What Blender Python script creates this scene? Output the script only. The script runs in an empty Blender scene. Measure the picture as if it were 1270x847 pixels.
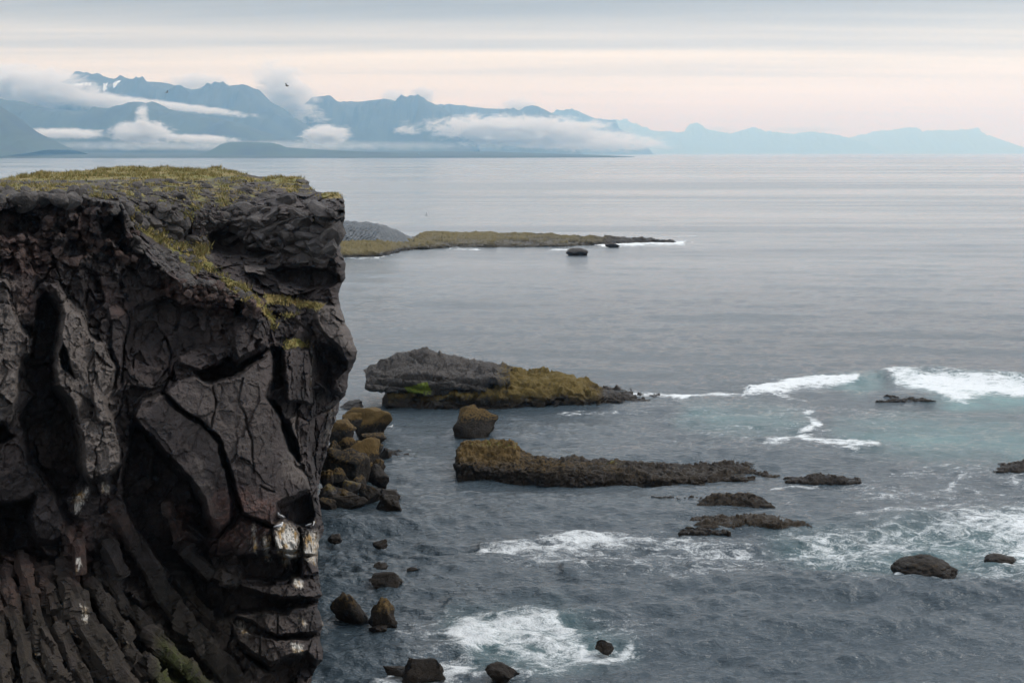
import bpy, bmesh, math, random
import numpy as np
from mathutils import Vector

# ------------------------------------------------------------------ camera, sky, sun, exposure
W, H, F = 1270.0, 847.0, 1764.0
CAMZ = 30.0
PITCH = math.radians(7.55)
scene = bpy.context.scene
COL = scene.collection
cam_d = bpy.data.cameras.new("camera")
cam = bpy.data.objects.new("camera", cam_d)
COL.objects.link(cam)
cam.location = (0, 0, CAMZ)
cam.rotation_euler = (math.pi / 2 - PITCH, 0, 0)
cam_d.sensor_width = 36.0
cam_d.lens = 36.0 * F / W
cam_d.clip_start = 0.5
cam_d.clip_end = 120000
scene.camera = cam

SUN_EL, SUN_AZ = math.radians(44), math.radians(74)     # azimuth measured from +Y (view) towards +X
world = bpy.data.worlds.new("World")
scene.world = world
world.use_nodes = True
wn, wl = world.node_tree.nodes, world.node_tree.links
wn.clear()


def wnode(t, **kw):
    n = wn.new(t)
    for k, v in kw.items():
        setattr(n, k, v)
    return n


def wmath(op, a, b=None, clamp=False):
    n = wnode('ShaderNodeMath', operation=op, use_clamp=clamp)
    for i, x in enumerate((a, b)):
        if x is None:
            continue
        if isinstance(x, (int, float)):
            n.inputs[i].default_value = x
        else:
            wl.new(x, n.inputs[i])
    return n.outputs[0]


sky = wnode('ShaderNodeTexSky', sky_type='NISHITA', sun_disc=False)
sky.sun_elevation, sky.sun_rotation = SUN_EL, SUN_AZ
sky.air_density, sky.dust_density = 1.0, 2.0
tc = wnode('ShaderNodeTexCoord')
sep = wnode('ShaderNodeSeparateXYZ')
wl.new(tc.outputs['Generated'], sep.inputs[0])
zc = wmath('MAXIMUM', sep.outputs[2], 0.0)
den = wmath('ADD', zc, 0.035)
cx = wmath('DIVIDE', sep.outputs[0], den)
cy = wmath('DIVIDE', sep.outputs[1], den)
comb = wnode('ShaderNodeCombineXYZ')
wl.new(cx, comb.inputs[0]); wl.new(cy, comb.inputs[1])
mp = wnode('ShaderNodeMapping')
mp.inputs['Scale'].default_value = (0.085, 0.42, 1.0)
wl.new(comb.outputs[0], mp.inputs[0])
nz = wnode('ShaderNodeTexNoise')
nz.inputs['Scale'].default_value = 1.0
nz.inputs['Detail'].default_value = 7
nz.inputs['Roughness'].default_value = 0.55
nz.inputs['Distortion'].default_value = 0.3
wl.new(mp.outputs[0], nz.inputs['Vector'])
# the deck of stratus: cream and thin low down, grey higher up, brightened above the view to light scene and water; streaks shift the height at which it changes
shift = wmath('MULTIPLY', wmath('SUBTRACT', nz.outputs['Fac'], 0.5), 0.13)
hz = wmath('ADD', zc, shift)
ramp = wnode('ShaderNodeValToRGB')
cr = ramp.color_ramp
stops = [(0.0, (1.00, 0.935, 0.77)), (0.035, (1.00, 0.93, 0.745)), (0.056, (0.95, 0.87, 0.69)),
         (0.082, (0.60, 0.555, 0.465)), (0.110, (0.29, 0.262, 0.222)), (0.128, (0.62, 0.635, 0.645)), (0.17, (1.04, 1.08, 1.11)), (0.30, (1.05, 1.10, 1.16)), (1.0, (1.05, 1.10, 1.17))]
cr.elements[0].position, cr.elements[0].color = stops[0][0], (*stops[0][1], 1)
cr.elements[1].position, cr.elements[1].color = stops[-1][0], (*stops[-1][1], 1)
for p_, c_ in stops[1:-1]:
    e = cr.elements.new(p_)
    e.color = (*c_, 1)
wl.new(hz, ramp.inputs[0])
nz2 = wnode('ShaderNodeTexNoise')
nz2.inputs['Scale'].default_value = 2.6
nz2.inputs['Detail'].default_value = 8
wl.new(mp.outputs[0], nz2.inputs['Vector'])
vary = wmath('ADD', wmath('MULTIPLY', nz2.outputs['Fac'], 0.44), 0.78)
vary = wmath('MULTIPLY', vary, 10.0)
sc_ = wnode('ShaderNodeVectorMath', operation='SCALE')
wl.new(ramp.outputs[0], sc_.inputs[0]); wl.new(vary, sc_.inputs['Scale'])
mixs = wnode('ShaderNodeMix', data_type='RGBA')
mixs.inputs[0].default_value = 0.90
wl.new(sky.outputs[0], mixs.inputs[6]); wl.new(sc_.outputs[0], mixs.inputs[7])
bg = wnode('ShaderNodeBackground')
bg.inputs['Strength'].default_value = 0.1
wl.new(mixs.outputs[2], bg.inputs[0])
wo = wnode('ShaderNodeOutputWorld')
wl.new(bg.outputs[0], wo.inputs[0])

sun_d = bpy.data.lights.new("sun", 'SUN')
sun_d.energy = 1.5
sun_d.angle = math.radians(11)
sun_d.color = (1.0, 0.95, 0.88)
sun = bpy.data.objects.new("sun", sun_d)
COL.objects.link(sun)
sdir = Vector((math.sin(SUN_AZ) * math.cos(SUN_EL), math.cos(SUN_AZ) * math.cos(SUN_EL), math.sin(SUN_EL)))
sun.rotation_euler = sdir.to_track_quat('Z', 'Y').to_euler()
sun.location = sdir * 200

vs = scene.view_settings
vs.view_transform, vs.look, vs.exposure, vs.gamma = 'Standard', 'None', 0.29, 1.0
scene.render.engine = 'CYCLES'
cyc = scene.cycles
cyc.use_denoising = True
cyc.max_bounces, cyc.diffuse_bounces, cyc.glossy_bounces = 5, 2, 3
cyc.transparent_max_bounces, cyc.volume_bounces = 6, 2
cyc.caustics_reflective = cyc.caustics_refractive = False
cyc.sample_clamp_indirect = 4.0

# ------------------------------------------------------------------ numeric helpers
rng = np.random.default_rng(11)
random.seed(5)
SP, CP = math.sin(PITCH), math.cos(PITCH)


def ray(u, v):
    xc = (np.asarray(u, float) - W / 2) / F
    yc = (H / 2 - np.asarray(v, float)) / F
    return xc, CP + yc * SP, -SP + yc * CP


def at(u, v, Y):
    dx, dy, dz = ray(u, v)
    t = np.asarray(Y, float) / dy
    return np.stack(np.broadcast_arrays(dx * t, dy * t, CAMZ + dz * t), -1)


def sea_at(u, v, z=0.0):
    dx, dy, dz = ray(u, v)
    t = (z - CAMZ) / dz
    return np.stack(np.broadcast_arrays(dx * t, dy * t, CAMZ + dz * t), -1)


def project(P):
    x, y, z = P[..., 0], P[..., 1], P[..., 2] - CAMZ
    f = y * CP - z * SP
    up = y * SP + z * CP
    f = np.maximum(f, 0.1)
    return W / 2 + F * x / f, H / 2 - F * up / f


_perm = rng.permutation(256).astype(np.int32)
_perm = np.concatenate([_perm, _perm, _perm])
_g = rng.normal(size=(256, 3)).astype(np.float32)
_g /= np.linalg.norm(_g, axis=1, keepdims=True)


def perlin(P):
    sh = P.shape[:-1]
    P = P.reshape(-1, 3).astype(np.float32)
    I = np.floor(P).astype(np.int32)
    Fr = P - I
    I &= 255
    w = Fr * Fr * Fr * (Fr * (Fr * 6 - 15) + 10)
    out = np.zeros(len(P), np.float32)
    for dx in (0, 1):
        hx = _perm[I[:, 0] + dx]
        wx = w[:, 0] if dx else 1 - w[:, 0]
        for dy in (0, 1):
            hy = _perm[hx + I[:, 1] + dy]
            wy = wx * (w[:, 1] if dy else 1 - w[:, 1])
            for dz in (0, 1):
                g = _g[_perm[hy + I[:, 2] + dz]]
                d = g[:, 0] * (Fr[:, 0] - dx) + g[:, 1] * (Fr[:, 1] - dy) + g[:, 2] * (Fr[:, 2] - dz)
                out += d * wy * (w[:, 2] if dz else 1 - w[:, 2])
    return (out * 1.6).reshape(sh)


def fbm(P, octv=4, gain=0.5, lac=2.03, ridged=False):
    s, a, tot = 0, 1.0, 0
    Q = P.astype(np.float32)
    for _ in range(octv):
        n = perlin(Q)
        if ridged:
            n = 1 - 2 * np.abs(n)
        s = s + a * n
        tot += a
        a *= gain
        Q = Q * lac + 13.7
    return s / tot


def facets(P, seed=0):
    """piecewise-planar fracture: per Voronoi cell a random plane; returns (offset -1..1, distance to joint, id 0..1)"""
    sh = P.shape[:-1]
    P = P.reshape(-1, 3).astype(np.float32)
    I = np.floor(P).astype(np.int32)
    Fr = P - I
    n = len(P)
    best = np.full(n, 9e9, np.float32); second = np.full(n, 9e9, np.float32)
    bid = np.zeros(n, np.int32); bo = np.zeros((n, 3), np.float32)
    tab = np.random.default_rng(100 + seed).random((256, 3)).astype(np.float32)
    gr = np.random.default_rng(200 + seed).normal(size=(256, 4)).astype(np.float32)
    for dx in (-1, 0, 1):
        hx = _perm[(I[:, 0] + dx) & 255]
        for dy in (-1, 0, 1):
            hy = _perm[(hx + ((I[:, 1] + dy) & 255))]
            for dz in (-1, 0, 1):
                h = _perm[hy + ((I[:, 2] + dz) & 255)]
                o = tab[h] + np.array([dx, dy, dz], np.float32) - Fr
                d = np.einsum('ij,ij->i', o, o)
                m = d < best
                second = np.where(m, best, np.minimum(second, d))
                best = np.where(m, d, best)
                bid[m] = h[m]; bo[m] = o[m]
    g = gr[bid]
    off = -np.einsum('ij,ij->i', bo, g[:, :3]) * 0.9 + g[:, 3] * 0.45
    return (np.clip(off, -1.6, 1.6).reshape(sh), (np.sqrt(second) - np.sqrt(best)).reshape(sh),
            (bid / 255.0).reshape(sh))


def smooth(a, b, x):
    t = np.clip((x - a) / (b - a), 0, 1)
    return t * t * (3 - 2 * t)


def poly_sd(u, v, poly):
    """signed distance in px, positive inside"""
    poly = np.asarray(poly, float)
    d2 = np.full(u.shape, 1e12); inside = np.zeros(u.shape, bool)
    n = len(poly)
    for i in range(n):
        ax, ay = poly[i]; bx, by = poly[(i + 1) % n]
        ex, ey = bx - ax, by - ay
        t = np.clip(((u - ax) * ex + (v - ay) * ey) / (ex * ex + ey * ey + 1e-9), 0, 1)
        d2 = np.minimum(d2, (u - ax - t * ex) ** 2 + (v - ay - t * ey) ** 2)
        c = ((ay > v) != (by > v)) & (u < (bx - ax) * (v - ay) / (by - ay + 1e-12) + ax)
        inside ^= c
    d = np.sqrt(d2)
    return np.where(inside, d, -d)


def line_d(u, v, pts):
    d2 = np.full(u.shape, 1e12)
    for (ax, ay), (bx, by) in zip(pts[:-1], pts[1:]):
        ex, ey = bx - ax, by - ay
        t = np.clip(((u - ax) * ex + (v - ay) * ey) / (ex * ex + ey * ey + 1e-9), 0, 1)
        d2 = np.minimum(d2, (u - ax - t * ex) ** 2 + (v - ay - t * ey) ** 2)
    return np.sqrt(d2)


def tps(pts, u, v):
    """thin-plate interpolation of scattered (u, v, value)"""
    p = np.asarray(pts, float)
    X = p[:, :2] / 400.0
    n = len(p)

    def k(r2):
        return 0.5 * r2 * np.log(r2 + 1e-12)
    K = k(((X[:, None] - X[None]) ** 2).sum(-1)) + np.eye(n) * 1e-3
    Pm = np.c_[np.ones(n), X]
    A = np.block([[K, Pm], [Pm.T, np.zeros((3, 3))]])
    w = np.linalg.solve(A, np.r_[p[:, 2], 0, 0, 0])
    out = w[n] + w[n + 1] * u / 400 + w[n + 2] * v / 400
    for i in range(n):
        out = out + w[i] * k((u / 400 - X[i, 0]) ** 2 + (v / 400 - X[i, 1]) ** 2)
    return out


def interp(pts, x):
    p = np.asarray(pts, float)
    return np.interp(x, p[:, 0], p[:, 1])


# ------------------------------------------------------------------ mesh helpers
def link(name, me, mat=None, parent=None, loc=None):
    o = bpy.data.objects.new(name, me)
    COL.objects.link(o)
    if mat:
        me.materials.append(mat)
    if parent:
        o.parent = parent
    if loc is not None:
        o.location = loc
    return o


def tag(o, label=None, cat=None, group=None, kind=None):
    for k, v in (('label', label), ('category', cat), ('group', group), ('kind', kind)):
        if v:
            o[k] = v
    return o


def raw_mesh(name, V, faces, attrs=None, smooth_=True):
    """V (n,3), faces (m,k) with the same number k of corners"""
    me = bpy.data.meshes.new(name)
    V = np.ascontiguousarray(V, np.float32); faces = np.ascontiguousarray(faces, np.int32)
    m, k = faces.shape
    me.vertices.add(len(V)); me.vertices.foreach_set('co', V.ravel())
    me.loops.add(m * k); me.loops.foreach_set('vertex_index', faces.ravel())
    me.polygons.add(m); me.polygons.foreach_set('loop_start', np.arange(0, m * k, k, dtype=np.int32))
    me.polygons.foreach_set('use_smooth', np.full(m, smooth_))
    for an, arr in (attrs or {}).items():
        a = me.attributes.new(an, 'FLOAT_COLOR', 'POINT')
        c = np.zeros((len(V), 4), np.float32); c[:, 3] = 1
        arr = np.asarray(arr, np.float32).reshape(len(V), -1)
        c[:, :arr.shape[1]] = arr
        a.data.foreach_set('color', c.ravel())
    me.update(calc_edges=True)
    me.validate()
    return me


def grid_faces(h, w, close_w=False):
    i = np.arange(h * w).reshape(h, w)
    if close_w:
        i = np.c_[i, i[:, :1]]
    return np.stack([i[:-1, :-1], i[:-1, 1:], i[1:, 1:], i[1:, :-1]], -1).reshape(-1, 4)


def normals_of(P):
    du = np.gradient(P, axis=1); dv = np.gradient(P, axis=0)
    n = np.cross(du, dv)
    return n / (np.linalg.norm(n, axis=-1, keepdims=True) + 1e-9)


# ------------------------------------------------------------------ materials
class NT:
    def __init__(self, name):
        self.m = bpy.data.materials.new(name)
        self.m.use_nodes = True
        self.n, self.l = self.m.node_tree.nodes, self.m.node_tree.links
        self.n.clear()
        self.out = self.n.new('ShaderNodeOutputMaterial')
        self.geo = self.n.new('ShaderNodeNewGeometry')
        self.pos = self.geo.outputs['Position']

    def node(self, t, **kw):
        n = self.n.new(t)
        for k, v in kw.items():
            setattr(n, k, v)
        return n

    def put(self, sock, x):
        if isinstance(x, bpy.types.NodeSocket):
            self.l.new(x, sock)
        elif isinstance(x, (tuple, list)) and len(x) == 3 and sock.type == 'RGBA':
            sock.default_value = (*x, 1)
        else:
            sock.default_value = x

    def math(self, op, a, b=0.0, clamp=False):
        n = self.node('ShaderNodeMath', operation=op, use_clamp=clamp)
        self.put(n.inputs[0], a); self.put(n.inputs[1], b)
        return n.outputs[0]

    def mix(self, f, a, b):
        n = self.node('ShaderNodeMix', data_type='RGBA')
        self.put(n.inputs[0], f); self.put(n.inputs[6], a); self.put(n.inputs[7], b)
        return n.outputs[2]

    def noise(self, scale, detail=4, rough=0.55, vec=None, stretch=None, dist=0.0):
        n = self.node('ShaderNodeTexNoise')
        n.inputs['Scale'].default_value = scale
        n.inputs['Detail'].default_value = detail
        n.inputs['Roughness'].default_value = rough
        n.inputs['Distortion'].default_value = dist
        vec = vec or self.pos
        if stretch:
            mpn = self.node('ShaderNodeMapping')
            mpn.inputs['Scale'].default_value = stretch
            self.l.new(vec, mpn.inputs[0])
            vec = mpn.outputs[0]
        self.l.new(vec, n.inputs['Vector'])
        return n.outputs['Fac']

    def voro(self, scale, feature='F1', stretch=None, rand=1.0):
        n = self.node('ShaderNodeTexVoronoi', feature=feature)
        n.inputs['Scale'].default_value = scale
        n.inputs['Randomness'].default_value = rand
        vec = self.pos
        if stretch:
            mpn = self.node('ShaderNodeMapping')
            mpn.inputs['Scale'].default_value = stretch
            self.l.new(vec, mpn.inputs[0])
            vec = mpn.outputs[0]
        self.l.new(vec, n.inputs['Vector'])
        return n.outputs['Distance']

    def ramp(self, x, a, b):
        n = self.node('ShaderNodeMapRange', interpolation_type='SMOOTHSTEP')
        self.put(n.inputs[0], x)
        n.inputs[1].default_value, n.inputs[2].default_value = a, b
        return n.outputs[0]

    def attr(self, name):
        a = self.node('ShaderNodeAttribute', attribute_name=name)
        s = self.node('ShaderNodeSeparateColor')
        self.l.new(a.outputs['Color'], s.inputs[0])
        return s.outputs[0], s.outputs[1], s.outputs[2]

    def upness(self):
        s = self.node('ShaderNodeSeparateXYZ')
        self.l.new(self.geo.outputs['Normal'], s.inputs[0])
        return s.outputs[2]

    def height(self):
        s = self.node('ShaderNodeSeparateXYZ')
        self.l.new(self.pos, s.inputs[0])
        return s.outputs[2]

    def bump(self, h, strength, dist, normal=None):
        n = self.node('ShaderNodeBump')
        n.inputs['Strength'].default_value = strength
        n.inputs['Distance'].default_value = dist
        self.put(n.inputs['Height'], h)
        if normal:
            self.l.new(normal, n.inputs['Normal'])
        return n.outputs[0]

    def principled(self, col, rough=0.8, normal=None, spec=0.3, **kw):
        b = self.node('ShaderNodeBsdfPrincipled')
        self.put(b.inputs['Base Color'], col)
        self.put(b.inputs['Roughness'], rough)
        b.inputs['Specular IOR Level'].default_value = spec
        if normal:
            self.l.new(normal, b.inputs['Normal'])
        for k, v in kw.items():
            self.put(b.inputs[k], v)
        return b.outputs[0]

    def done(self, sh):
        self.l.new(sh, self.out.inputs['Surface'])
        return self.m


def mat_cliff(name='cliff_rock', dark=0.0):
    t = NT(name)
    red, grass, guano = t.attr('stain')
    brown, pale, moss = t.attr('tone')
    n1 = t.noise(0.45, 6, 0.6); n2 = t.noise(3.5, 8, 0.65); n3 = t.noise(14, 5, 0.6)
    c = t.mix(t.ramp(n1, 0.3, 0.7), (0.019, 0.016, 0.0165), (0.058, 0.047, 0.046))
    c = t.mix(t.math('MULTIPLY', t.ramp(n2, 0.52, 0.75), 0.6), c, (0.035, 0.032, 0.034))
    c = t.mix(t.math('MULTIPLY', t.ramp(n3, 0.55, 0.8), 0.35), c, (0.145, 0.130, 0.126))
    c = t.mix(t.math('MULTIPLY', brown, t.ramp(n2, 0.25, 0.7)), c, (0.062, 0.050, 0.036))
    c = t.mix(t.math('MULTIPLY', pale, t.ramp(n2, 0.2, 0.65)), c, (0.150, 0.130, 0.118))
    c = t.mix(t.math('MULTIPLY', red, t.ramp(n2, 0.3, 0.72)), c, (0.135, 0.072, 0.058))
    gcol = t.mix(t.ramp(t.noise(0.35, 5), 0.40, 0.60), (0.185, 0.140, 0.050), (0.135, 0.135, 0.036))
    gcol = t.mix(t.math('MULTIPLY', t.ramp(n3, 0.45, 0.75), 0.5), gcol, (0.26, 0.18, 0.055))
    edge = t.ramp(t.math('ADD', grass, t.math('MULTIPLY', t.math('SUBTRACT', t.noise(2.2, 8, 0.7), 0.5), 0.9)), 0.42, 0.58)
    c = t.mix(edge, c, gcol)
    c = t.mix(t.math('MULTIPLY', moss, t.ramp(n2, 0.3, 0.6)), c, (0.085, 0.105, 0.022))
    if dark:
        c = t.mix(t.ramp(n1, 0.25, 0.6), t.mix(dark, c, (0.0, 0.0, 0.0)), c)      # darker patches of the lower columns
        c = t.mix(dark * 0.75, c, (0.006, 0.005, 0.004))
    streak = t.noise(3.2, 6, 0.7, stretch=(2.2, 2.2, 0.14))
    gm = t.ramp(t.math('ADD', guano, t.math('MULTIPLY', t.math('SUBTRACT', streak, 0.5), 1.7)), 0.38, 0.85)
    gw = t.mix(t.ramp(t.noise(1.7, 5, 0.6), 0.46, 0.64), (0.66, 0.63, 0.58), (0.42, 0.27, 0.10))
    c = t.mix(t.math('MULTIPLY', gm, 0.92), c, gw)
    hgt = t.math('ADD', t.math('MULTIPLY', n2, 0.6), t.math('MULTIPLY', n3, 0.22))
    nb = t.bump(hgt, 0.85, 0.22)
    return t.done(t.principled(c, t.math('ADD', 0.5, t.math('MULTIPLY', n1, 0.4)), nb, 0.2))


def mat_reef(name, rock_a, rock_b, moss_a, moss_b):
    t = NT(name)
    mossa, green, wetk = t.attr('tone')
    n1 = t.noise(0.7, 6, 0.6); n2 = t.noise(4.5, 7, 0.68); n3 = t.noise(16, 5, 0.6)
    c = t.mix(t.ramp(n2, 0.3, 0.7), rock_a, rock_b)
    mf = t.ramp(t.math('ADD', mossa, t.math('MULTIPLY', t.math('SUBTRACT', n2, 0.5), 2.2)), 0.40, 0.66)
    mc = t.mix(t.ramp(n3, 0.35, 0.65), moss_a, moss_b)
    c = t.mix(mf, c, mc)
    gf = t.ramp(t.math('ADD', green, t.math('MULTIPLY', t.math('SUBTRACT', n2, 0.5), 1.0)), 0.42, 0.6)
    c = t.mix(gf, c, t.mix(n3, (0.10, 0.145, 0.02), (0.22, 0.27, 0.04)))
    h = t.height()
    wet = t.math('ADD', h, t.math('MULTIPLY', n1, -1.3))
    wet_shade = t.math('SUBTRACT', 1.0, t.ramp(wet, -0.25, 1.25))  # tide-wet band, raised so shaded front undersides are painted dark too
    c = t.mix(t.math('MULTIPLY', wet_shade, 0.85), c, t.mix(n3, (0.006, 0.005, 0.005), (0.026, 0.018, 0.011)))
    r = t.math('SUBTRACT', 0.75, t.math('MULTIPLY', wet_shade, 0.35))
    hgt = t.math('ADD', t.math('MULTIPLY', n2, 0.6), t.math('MULTIPLY', n3, 0.3))
    return t.done(t.principled(c, r, t.bump(hgt, 1.0, 0.3), 0.14))


def mat_simple(name, a, b, scale=3.0, rough=0.8, bump=0.5, dist=0.1, spec=0.1):
    t = NT(name)
    n = t.noise(scale, 6, 0.62)
    n2 = t.noise(scale * 6, 4)
    c = t.mix(t.ramp(n, 0.3, 0.7), a, b)
    c = t.mix(t.math('MULTIPLY', t.ramp(n2, 0.5, 0.75), 0.4), c, tuple(min(1, x * 1.7) for x in b))
    return t.done(t.principled(c, rough, t.bump(t.math('ADD', n, t.math('MULTIPLY', n2, 0.4)), bump, dist), spec))


def mat_sea():
    t = NT('sea_water')
    foam, aer, far = t.attr('sea')
    # ripples below the size of the mesh: two trains, one fine
    w1 = t.noise(0.55, 5, 0.6, stretch=(0.55, 1.25, 1.0), dist=0.4)
    w2 = t.noise(2.6, 4, 0.6, stretch=(0.7, 1.2, 1.0), dist=0.3)
    # slicks and cat's paws: patches where the ripples are weaker or stronger
    sl = t.noise(0.0042, 5, 0.55, stretch=(0.16, 1.0, 1.0), dist=0.6)
    sl2 = t.noise(0.02, 4, 0.6, stretch=(0.25, 1.0, 1.0))
    slick = t.ramp(t.math('ADD', t.math('MULTIPLY', sl, 0.75), t.math('MULTIPLY', sl2, 0.25)), 0.42, 0.58)
    slick = t.math('MULTIPLY', slick, far)
    hgt = t.math('ADD', t.math('MULTIPLY', w1, 0.75), t.math('MULTIPLY', w2, 0.56))
    amp = t.math('SUBTRACT', t.math('SUBTRACT', 1.0, t.math('MULTIPLY', far, 0.18)), t.math('MULTIPLY', slick, 0.74))
    nb = t.bump(t.math('MULTIPLY', hgt, amp), 1.0, 0.40)
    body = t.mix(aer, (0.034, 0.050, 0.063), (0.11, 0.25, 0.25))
    body = t.mix(t.math('MULTIPLY', far, 0.75), body, (0.10, 0.12, 0.138))  # silvery sky reflection painted into the body colour, paler with distance
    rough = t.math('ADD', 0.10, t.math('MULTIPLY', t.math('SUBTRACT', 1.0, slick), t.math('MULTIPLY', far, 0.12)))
    water = t.principled(body, rough, nb, 0.5, IOR=1.33)
    # foam: lace that closes up where there is much of it
    l1 = t.voro(0.75, 'DISTANCE_TO_EDGE', stretch=(0.6, 1.0, 1.0))
    l2 = t.noise(0.9, 9, 0.74, stretch=(0.6, 1.0, 1.0), dist=1.6)
    l3 = t.noise(7.0, 5, 0.7)
    lace = t.math('ADD', t.math('MULTIPLY', t.math('SUBTRACT', 0.28, l1), 0.7), t.math('MULTIPLY', t.math('SUBTRACT', l2, 0.5), 2.1))
    lace = t.math('ADD', lace, t.math('MULTIPLY', t.math('SUBTRACT', l3, 0.5), 0.9))
    ff = t.ramp(t.math('ADD', t.math('MULTIPLY', foam, 1.2), lace), 0.55, 1.25)
    ff = t.math('MULTIPLY', ff, t.ramp(foam, 0.02, 0.30))
    fb = t.bump(t.math('ADD', l2, l3), 0.8, 0.25)
    fm = t.principled(t.mix(l3, (0.55, 0.60, 0.63), (0.84, 0.86, 0.87)), 0.8, fb, 0.2)
    mx = t.node('ShaderNodeMixShader')
    t.put(mx.inputs[0], ff)
    t.l.new(water, mx.inputs[1]); t.l.new(fm, mx.inputs[2])
    return t.done(mx.outputs[0])


def mat_mountain():
    t = NT('mountain_slope')
    snow, veg, _ = t.attr('tone')
    n = t.noise(0.004, 6, 0.6)
    c = t.mix(t.ramp(n, 0.35, 0.65), (0.035, 0.034, 0.034), (0.060, 0.060, 0.050))
    c = t.mix(t.math('MULTIPLY', veg, t.ramp(n, 0.3, 0.6)), c, (0.048, 0.060, 0.036))
    sf = t.ramp(t.math('ADD', snow, t.math('MULTIPLY', t.math('SUBTRACT', t.noise(0.02, 4), 0.5), 0.7)), 0.45, 0.6)
    c = t.mix(sf, c, (0.85, 0.86, 0.88))
    return t.done(t.principled(c, 0.9, None, 0.1))


def mat_cloud(name, density, scale, lo, hi):
    t = NT(name)
    n = t.noise(scale, 7, 0.66, stretch=(0.6, 0.6, 1.4), dist=0.8)
    tcn = t.node('ShaderNodeTexCoord')
    ln = t.node('ShaderNodeVectorMath', operation='LENGTH')
    t.l.new(tcn.outputs['Object'], ln.inputs[0])       # object space: unit ball scaled by the object
    r = ln.outputs['Value']
    core = t.math('SUBTRACT', 1.0, t.math('MULTIPLY', r, r))
    d = t.ramp(t.math('ADD', t.math('MULTIPLY', core, 0.75), t.math('MULTIPLY', t.math('SUBTRACT', n, 0.5), 2.3)), lo, hi)
    v = t.node('ShaderNodeVolumePrincipled')
    v.inputs['Color'].default_value = (0.97, 0.975, 0.985, 1)
    v.inputs['Anisotropy'].default_value = 0.1
    t.put(v.inputs['Density'], t.math('MULTIPLY', d, density))
    t.l.new(v.outputs[0], t.out.inputs['Volume'])
    return t.m


M_CLIFF = mat_cliff()
M_REEF = mat_reef('kelp_rock', (0.010, 0.009, 0.008), (0.034, 0.028, 0.023), (0.056, 0.036, 0.014), (0.135, 0.088, 0.030))
M_GREYREEF = mat_reef('grey_moss_rock', (0.040, 0.037, 0.036), (0.098, 0.090, 0.085), (0.066, 0.048, 0.016), (0.150, 0.108, 0.032))
M_SPIT = mat_reef('turf_rock', (0.040, 0.036, 0.034), (0.085, 0.078, 0.072), (0.095, 0.068, 0.026), (0.120, 0.102, 0.040))
M_LAVA = mat_simple('lava_stone', (0.036, 0.034, 0.035), (0.095, 0.086, 0.080), 2.5, 0.8, 0.9, 0.12)
M_BLOCK = mat_simple('basalt_block', (0.034, 0.032, 0.033), (0.088, 0.080, 0.077), 1.6, 0.72, 0.9, 0.12)
M_SCORIA = mat_simple('red_scoria', (0.038, 0.031, 0.030), (0.085, 0.058, 0.050), 2.6, 0.85, 1.0, 0.12)
M_COLUMN = mat_cliff('column_basalt', 0.55)
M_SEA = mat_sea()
M_MOUNT = mat_mountain()

# ------------------------------------------------------------------ sea
FOAM_POLY = [
    ([(560, 690), (700, 662), (860, 664), (1000, 655), (1270, 618), (1420, 620), (1420, 735), (1200, 735), (1000, 722), (820, 725), (640, 705)], 22, 0.44),
    ([(1000, 596), (1100, 582), (1270, 570), (1420, 575), (1420, 640), (1200, 636), (1040, 628)], 14, 0.35),
    ([(480, 760), (640, 735), (820, 760), (860, 830), (700, 850), (470, 850)], 30, 0.33),
    ([(800, 500), (1000, 492), (1120, 500), (1110, 560), (900, 556), (820, 530)], 16, 0.30),
    ([(1098, 467), (1120, 463), (1150, 465), (1200, 467), (1270, 471), (1420, 476), (1420, 500), (1270, 494), (1230, 491), (1195, 500), (1165, 494), (1150, 486), (1115, 478)], 8, 1.0),
    ([(565, 772), (600, 757), (650, 757), (690, 762), (705, 778), (735, 793), (785, 795), (782, 810), (740, 818), (700, 826), (655, 820), (600, 803), (545, 812), (505, 815), (470, 838), (465, 870), (600, 870), (570, 835), (590, 815), (560, 800), (545, 790)], 16, 0.78),
    ([(940, 684), (1000, 668), (1070, 660), (1130, 648), (1200, 634), (1290, 628), (1420, 640), (1420, 720), (1270, 712), (1215, 690), (1130, 688), (1050, 700), (980, 698)], 34, 0.70),
]
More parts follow.
